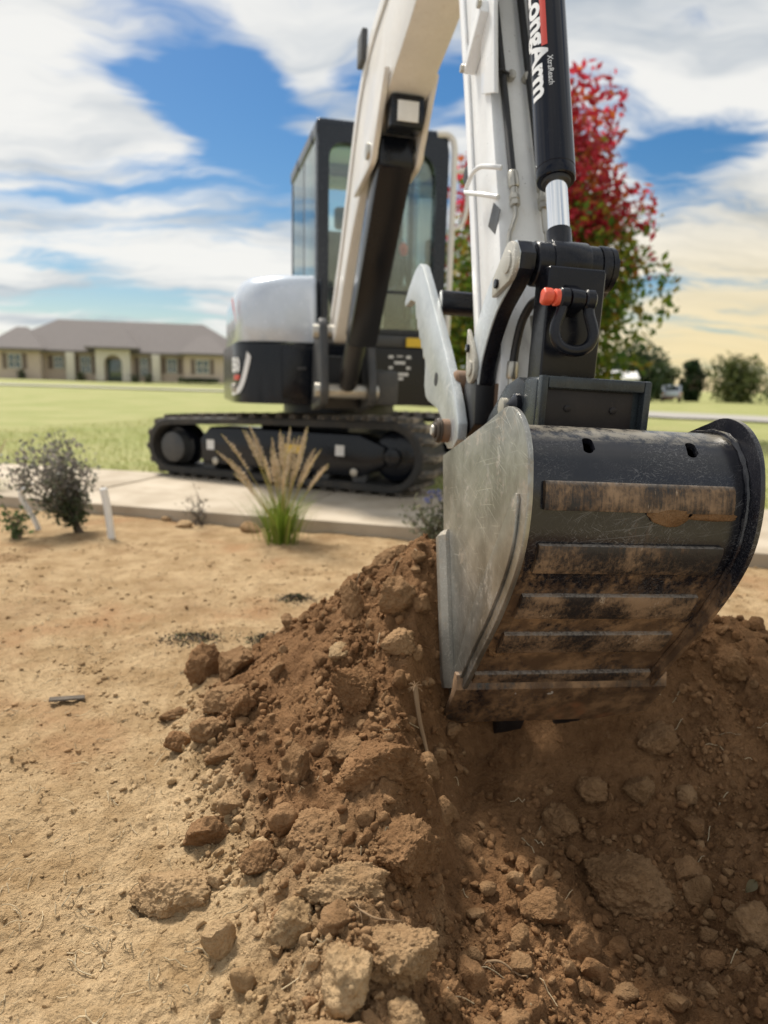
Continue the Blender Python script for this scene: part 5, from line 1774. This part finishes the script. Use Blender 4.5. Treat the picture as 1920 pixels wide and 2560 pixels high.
# picture-named big clods: x, y, half sizes, turn, sink, label, dry
BIG = [
    (.005, 1.115, (.083, .060, .056), 25, .35, 'largest rounded tan clod in the middle of the heap, right of its centre', 0),
    (.035, .98, (.058, .055, .050), 70, .35, 'square clod just below the largest clod on the heap', 0),
    (-.045, .90, (.060, .045, .032), 10, .30, 'flat dry clod with straw on it near the ridge foot', 1),
    (-.052, 1.33, (.056, .050, .050), 50, .25, 'angular split clod in the upper middle of the heap', 0),
    (-.055, 1.215, (.038, .034, .026), 15, .30, 'dark clod tucked under the angular split clod', 0),
    (-.318, 1.01, (.072, .046, .036), 12, .20, 'loose oval clod lying alone on the flat dirt at the left', 1),
    (-.305, 1.135, (.044, .034, .030), 160, .15, 'dark pyramid shaped clod at the left foot of the heap', 0),
    (-.465, 1.765, (.062, .036, .074), 60, .20, 'tall upright slab of soil at the left end of the heap', 0),
    (-.375, 1.70, (.068, .045, .056), 110, .30, 'broad slab leaning beside the tall upright slab', 0),
    (-.49, 1.61, (.042, .024, .016), 20, .30, 'thin flat clod in front of the upright slab', 0),
    (-.355, 1.535, (.058, .048, .036), 35, .25, 'rounded clod below the leaning slab', 0),
    (-.44, 1.44, (.034, .030, .026), 80, .2, 'outermost left clod of the heap', 0),
    (-.375, 1.42, (.036, .034, .034), 10, .2, 'pointed clod next to the outermost left clod', 0),
    (-.30, 1.45, (.034, .034, .036), 55, .2, 'dark upright clod inside the left foot cluster', 0),
    (-.325, 1.34, (.040, .026, .022), 30, .2, 'flat clod in front of the left foot cluster', 0),
    (-.145, 1.20, (.042, .030, .046), 120, .35, 'half buried dark clod on the near left flank of the heap', 0),
    (-.10, 1.06, (.060, .048, .050), 75, .45, 'smooth half buried lump left of the largest clod', 0),
    (-.19, 1.02, (.032, .028, .030), 40, .3, 'brown clod on the lower left slope of the ridge', 0),
    (-.115, .865, (.038, .036, .036), 20, .35, 'crumbly dry clod on the left side of the ridge foot', 1),
    (.030, .80, (.060, .046, .044), 35, .4, 'pale dry clod on the right shoulder of the ridge foot', 1),
    (-.030, .735, (.034, .046, .040), 15, .3, 'tapered pale clod near the bottom edge of the picture', 1),
    (-.045, .66, (.050, .044, .036), 60, .35, 'blocky pale clod cut by the bottom edge of the picture', 1),
    (.018, .665, (.022, .018, .036), 0, .3, 'narrow upright pale clod right of the blocky pale clod', 1),
    (.040, .715, (.030, .028, .030), 45, .25, 'round pale clod between the ridge foot and the hole', 1),
    (.075, .655, (.045, .040, .036), 75, .35, 'pale clod at the bottom edge beside the hole', 1),
    (.445, 1.15, (.098, .068, .050), 14, .30, 'big flat sided block of soil lying in the hole', 0),
    (.365, 1.275, (.040, .036, .042), 65, .25, 'upright clod right behind the big block in the hole', 0),
    (.335, 1.02, (.034, .034, .030), 30, .3, 'clod in front of the left corner of the big block', 0),
    (.285, 1.06, (.034, .042, .036), 120, .35, 'half buried clod left of the big block in the hole', 0),
    (.43, .765, (.044, .036, .034), 20, .25, 'clod at the bottom right of the hole, left of its pair', 0),
    (.485, .775, (.030, .026, .026), 60, .25, 'smaller clod at the bottom right of the hole, right of its pair', 0),
    (.45, .72, (.034, .036, .030), 100, .25, 'clod below the bottom right pair, at the picture edge', 0),
    (.62, 1.03, (.046, .036, .030), 40, .35, 'clod on the right slope of the hole by the leaf', 0),
    (.44, 1.345, (.034, .030, .030), 10, .25, 'clod in the row above the big block, under the bucket', 0),
    (.535, 1.33, (.034, .030, .032), 70, .25, 'clod at the right end of the row above the big block', 0),
    (.03, 1.515, (.048, .040, .050), 100, .3, 'angular clod close to the bucket side on the upper heap', 0),
    (-.07, 1.58, (.022, .034, .055), 35, .25, 'upright wedge of soil on the upper slope of the heap', 0),
    (.035, 1.41, (.036, .032, .034), 20, .25, 'round clod below the angular clod near the bucket', 0),
    (-.09, 1.46, (.034, .024, .020), 25, .2, 'small pale stone like clod on the middle of the heap', 1),
    (.02, 1.78, (.060, .05, .045), 45, .35, 'clod near the top of the heap beside the bucket', 0),
    (-.06, 1.83, (.055, .045, .045), 85, .4, 'lump on the upper back edge of the heap', 0),
    (-.14, 1.90, (.06, .05, .045), 15, .4, 'lump on the skyline of the heap left of its top', 0),
    (.60, 1.42, (.045, .04, .035), 15, .35, 'lump on the mound right of the bucket lip', 0),
    (.78, 1.50, (.055, .045, .040), 60, .4, 'lump on the crest of the right mound', 0),
    (.88, 1.36, (.06, .045, .040), 30, .4, 'lump on the right mound at the picture edge', 0),
]
for i, (x, y, sz_, rot, sink, lab, dry) in enumerate(BIG):
    me = clod_mesh('clod', 100 + i, 6 if max(sz_) > .055 and y < 1.4 else 5, cuts=6, rough=.085, m=MAT['dryclod' if dry else 'clod'], asp=[k / max(sz_) for k in sz_])
    o = link('soil_clod', me)
    z = surf(x, y)
    o.scale = sz_
    o.rotation_euler = (R(8 * math.sin(i * 1.7)), R(9 * math.cos(i * 2.3)), R(rot))
    o.location = (x, y, z + sz_[2] * (1 - 2 * sink) * .85)
    tag(o, lab, 'clod')

# a broken leaf-like chip and dark mulch heap on the flat
PROT = [clod_mesh('clod_small', 300 + i, 4 if i < 8 else 3, cuts=6, rough=.07) for i in range(14)]
for me in PROT: me.materials.append(MAT['clod'])
DRYP = [me.copy() for me in PROT]
for me in DRYP: me.materials.clear(); me.materials.append(MAT['dryclod'])
rg = np.random.default_rng(17)
cnt = 0
tries = 0
placed = [(b_[0], b_[1], max(b_[2][:2]) * .9) for b_ in BIG]
while cnt < 290 and tries < 20000:
    tries += 1
    y = .62 + 1.6 * rg.random() ** 1.5
    x = rg.uniform(-.62, .62) * (.35 + y * .75)
    if abs(x) / (y + .25) > .62: continue
    dg_ = float(pile_h(np.array([x]), np.array([y]))[0] + mound_h(np.array([x]), np.array([y]))[0] - hole_h(np.array([x]), np.array([y]))[0])
    if rg.random() > min(1, dg_ / .06) * .92 + .015: continue
    if .12 < x < .62 and y > 1.38 and y < 1.75: continue
    r = .010 + .016 * rg.random() ** 2.2
    if any((x - a) ** 2 + (y - b_) ** 2 < (r * .8 + c * .8) ** 2 for a, b_, c in placed): continue
    placed.append((x, y, r))
    dry = float(moist_at(np.array([x]), np.array([y]))[0]) < .45
    o = link('soil_clod', (DRYP if dry else PROT)[rg.integers(0, len(PROT))])
    s = r * rg.uniform(.75, 1.25, 3)
    o.scale = s
    o.rotation_euler = rg.uniform(0, 6.28, 3)
    o.location = (x, y, surf(x, y) + r * .35)
    if x > .55 and y > 1.1: where = 'on the mound right of the bucket'
    elif x > .10: where = 'in the dug hole below the bucket'
    elif y < .95: where = 'at the near foot of the ridge'
    elif x < -.25: where = 'at the left foot of the heap'
    elif y > 1.45: where = 'on the upper heap beside the bucket'
    else: where = 'on the middle flank of the heap'
    tag(o, 'small loose brown clod ' + where, 'clod', 'small loose clods ' + where)
    cnt += 1

# crumbs: too many and too small to count
TPL, TPL1 = [], []
for i in range(20):
    me = clod_mesh('tmp', 500 + i, 2 if i < 10 else 1, cuts=8, hard=.95)
    n_ = len(me.vertices); vv = np.empty(n_ * 3); me.vertices.foreach_get('co', vv)
    ff = np.empty(len(me.polygons) * 3, np.int32); me.polygons.foreach_get('vertices', ff)
    (TPL if i < 10 else TPL1).append((vv.reshape(-1, 3), ff.reshape(-1, 3))); bpy.data.meshes.remove(me)


def crumbs(n, seed, dug):
    rg = np.random.default_rng(seed)
    N = n * 6
    y = .45 + (2.1 if dug else 3.1) * rg.random(N) ** 1.5
    x = rg.uniform(-.72, .72, N) * (y + .3) + (.1 if dug else -.1)
    dgv = pile_h(x, y) + mound_h(x, y) - hole_h(x, y)
    cl = .4 + 1.6 * fbm(x * 4, y * 4, 31.0, 3)
    pr = np.clip(dgv / .06, 0, 1) if dug else (1 - np.clip(dgv / .05, 0, 1)) * .8
    keep = rg.random(N) < pr * np.clip(cl, .1, 1)
    x, y = x[keep][:n], y[keep][:n]
    z = dirt_z(x, y); mo = moist_at(x, y)
    r = (.0022 + .0085 * rg.random(len(x)) ** 4.0) if dug else (.0014 + .0065 * rg.random(len(x)) ** 6)
    r = r * np.clip(.75 + .3 * y, .8, 1.5)
    Vs, Fs, Ms = [], [], []
    base = 0
    mo = np.clip(mo + rg.normal(0, .12, len(x)), 0, 1)
    big = r > np.quantile(r, .9)
    for kk in range(2 * len(TPL)):
        tv, tf = (TPL if kk < len(TPL) else TPL1)[kk % len(TPL)]
        sel = np.nonzero((big == (kk < len(TPL))) & (np.arange(len(x)) % len(TPL) == kk % len(TPL)))[0]
        if not len(sel): continue
        A_ = rg.normal(size=(len(sel), 3, 3)); Qm, _ = np.linalg.qr(A_)
        sc3 = rg.uniform(.7, 1.2, (len(sel), 1, 3)) * r[sel, None, None]
        P_ = np.einsum('nij,nvj->nvi', Qm, tv[None] * sc3)
        if not dug: P_[..., 2] *= .7
        P_ = P_ + np.stack([x[sel], y[sel], z[sel] + r[sel] * (.3 if dug else .12)], -1)[:, None]
        Vs.append(P_.reshape(-1, 3)); nv = len(tv)
        Fs.append((tf[None] + (np.arange(len(sel)) * nv)[:, None, None]).reshape(-1, 3) + base); base += nv * len(sel)
        Ms.append(np.repeat(mo[sel], nv))
    me = fast_mesh('crumbs', np.concatenate(Vs), np.concatenate(Fs), False)
    vattr(me, 'moist', np.concatenate(Ms))
    return link('soil_crumbs', me, MAT['crumb'])


tag(crumbs(18500, 41, True), 'fine crumbs of brown soil scattered over the heap and hole', 'soil crumbs', kind='stuff')
tag(crumbs(17000, 42, False), 'fine pale crumbs of dry soil scattered over the flat bed', 'soil crumbs', kind='stuff')

# straw and rootlets
rg = np.random.default_rng(51)
bm = bmesh.new()
tc_ = []
for i in range(1400):
    y = .5 + 2.4 * rg.random() ** 1.6
    x = rg.uniform(-.65, .65) * (y + .3)
    if .12 < x < .62 and y > 1.33 and y < 1.75: continue
    dugv = pile_h(np.array([x]), np.array([y]))[0] + mound_h(np.array([x]), np.array([y]))[0] - hole_h(np.array([x]), np.array([y]))[0]
    if dugv > .03 and rg.random() < .78: continue
    a = rg.uniform(0, 6.28); L = rg.uniform(.012, .055) * (1.3 if rg.random() < .12 else 1)
    n_ = 5
    bend = rg.normal(0, .6)
    pts = []
    px_, py_ = x, y
    for k in range(n_):
        zz_ = surf(px_, py_) + .003 + (.008 * math.sin(math.pi * k / (n_ - 1)) if rg.random() < .5 else 0)
        pts.append((px_, py_, zz_))
        px_ += math.cos(a) * L / n_; py_ += math.sin(a) * L / n_; a += bend / n_ + rg.normal(0, .15)
    k0 = len(bm.verts)
    ringtube(pts, rg.uniform(.0005, .0011), 4, bm)
    c = np.array([.52, .42, .27]) * rg.uniform(.65, 1.2)
    tc_ += [c] * (len(bm.verts) - k0)
me = bpy.data.meshes.new('straw'); bm.to_mesh(me); bm.free(); vcol(me, 'tint', np.array(tc_))
tag(link('straw', me, MAT['straw']), 'dry straw bits and rootlets littering the soil', 'straw', kind='stuff')


def root_thing(label, pts, r, seed, hairs=0):
    rg = np.random.default_rng(seed)
    P0_ = Vector((pts[0][0], pts[0][1], surf(pts[0][0], pts[0][1])))
    bm = bmesh.new()
    w = [Vector((x, y, surf(x, y) + dz)) - P0_ for x, y, dz in pts]
    sp = smooth_path(w, 5)
    ringtube(sp, list(np.linspace(r, r * .5, len(sp))), 7, bm)
    for i in range(hairs):
        d = Vector(rg.normal(0, 1, 3)).normalized()
        ringtube(smooth_path([w[0], w[0] + d * .008, w[0] + d * .016 + Vector((0, 0, -.004))], 3), .0006, 4, bm)
    me = bpy.data.meshes.new('root'); n_ = len(bm.verts); bm.to_mesh(me); bm.free()
    vcol(me, 'tint', np.tile(np.array([.30, .20, .115]), (n_, 1)))
    o = link('root', me, MAT['straw']); o.location = P0_
    return tag(o, label, 'root')


root_thing('thick root with hairy end sticking out beside the bucket corner', [(.070, 1.33, .035), (.078, 1.305, .022), (.088, 1.285, .016), (.094, 1.262, .012), (.098, 1.24, .0)], .0055, 1, 14)
root_thing('pale forked rootlet on the ridge foot', [(-.02, .83, .01), (.0, .82, .018), (.02, .825, .014), (.035, .84, .02)], .0016, 2, 3)
root_thing('thin curved rootlet on the slope of the hole', [(.17, .93, .004), (.19, .925, .01), (.215, .915, .006), (.225, .905, .01)], .0022, 3, 4)
# flat chip of wood on the left ground, dark turf scraps, leaf
zc = surf(-.80, 1.70)
chip = link('wood_chip', finish(prism(Frame(20, 3, (0, 0, 0)), [(-.012, 0), (.012, .001), (.010, .005), (-.008, .006)], -.042, .042, .001), 'tmpchip', MAT['bark']).data)
bpy.data.objects.remove(bpy.data.objects['tmpchip'])
chip.location = (-.80, 1.70, zc + .008)
tag(chip, 'flat grey wood chip lying on the dry dirt at the left', 'wood chip')
for i, (lab, x, y, r) in enumerate([('dark scrap of turf and mulch on the flat dirt left of the heap', -.60, 2.14, .085), ('second dark mulch patch between the turf scrap and the heap', -.36, 2.16, .06), ('faint mulch scrap far behind the heap', -.33, 2.62, .06)]):
    rgm = np.random.default_rng(70 + i)
    n_ = 520
    d = rgm.normal(0, .5, (n_, 2)) * r
    P_ = np.stack([d[:, 0] * 1.3, d[:, 1], np.zeros(n_)], -1)
    P_[:, 2] = dirt_z(x + P_[:, 0], y + P_[:, 1]) - surf(x, y) + rgm.random(n_) * .022 * np.exp(-(d ** 2).sum(1) / (r * .5) ** 2)
    q, f = leaf_quads(P_, .007, rgm, .35)
    me = fast_mesh('turf', q, f, False)
    cc = np.array([(.07, .05, .035), (.10, .075, .05), (.05, .04, .03), (.09, .11, .05)])[rgm.integers(0, 4, n_)]
    vcol(me, 'tint', np.repeat(cc, 4, 0))
    o = link('turf_scrap', me, MAT['straw']); o.location = (x, y, surf(x, y))
    tag(o, lab, 'mulch', kind='stuff')
# small green leaf on the right slope
bm = bmesh.new()
for k in range(7):
    t = k / 6
    w = .014 * math.sin(math.pi * (t * .9 + .05))
    for s in (-1, 0, 1):
        bm.verts.new((t * .05, w * s, .006 * math.sin(t * 3) - (.004 if s == 0 else 0)))
bm.verts.ensure_lookup_table()
for k in range(6):
    for j in range(2):
        a = k * 3 + j
        bm.faces.new((bm.verts[a], bm.verts[a + 1], bm.verts[a + 4], bm.verts[a + 3]))
me = bpy.data.meshes.new('leaf'); n_ = len(bm.verts); bm.to_mesh(me); bm.free()
vcol(me, 'tint', np.tile(np.array([.17, .14, .075]), (n_, 1)))
lf = link('fallen_leaf', me, MAT['leaf']); lf.location = (.63, 1.075, surf(.63, 1.075) + .022); lf.rotation_euler = (.5, -.35, .6); lf.scale = (.6, .6, 1)
tag(lf, 'dry greenish leaf on the right slope of the hole', 'leaf')
# pebbles by the walk
for i, (lab, x, y, r) in enumerate([('larger tan stone lying by the walk behind the shrub', -1.13, 3.93, .05), ('small reddish stone beside the larger tan stone at the walk', -1.28, 4.10, .032), ('flat tan stone left of the fountain grass', -.75, 3.86, .06)]):
    o = link('stone', clod_mesh('stone', 700 + i, 3, 5, .03, MAT['dryclod'])); o.location = (x, y, surf(x, y) + r * .25); o.scale = (r, r * .8, r * .6)
    tag(o, lab, 'stone')

# mud clinging under the straps
for i, (s, w, q, L_) in enumerate([(.06, .05, 0, .018), (.135, .045, 0, .012), (-.17, .02, 3, .012)]):
    qq = QS[q] + QL[q]
    c, nn, d = shell_at(qq + .004)
    o = link('mud_clump', clod_mesh('mud', 800 + i, 3, 5, .1, MAT['clod']), None, bucket)
    M4 = Matrix((FA.a * w, (FA.n * d.x + FA.u * d.y) * L_, (FA.n * nn.x + FA.u * nn.y) * .009)).transposed().to_4x4()
    M4.translation = FA.W(s, c.x + nn.x * .003, c.y + nn.y * .003) - Vector(RO)
    o.matrix_local = M4

# unseen soil added in the bucket to stop daylight through its drain holes
load = link('soil_load', clod_mesh('load', 950, 5, 4, .06, MAT['clod']))
load.matrix_world = Matrix.Translation(FA.W(0, -.01, .36)) @ Matrix((FA.a * .15, FA.n * .10, FA.u * .16)).transposed().to_4x4()
tag(load, 'brown soil added unseen inside the excavator bucket', 'soil')
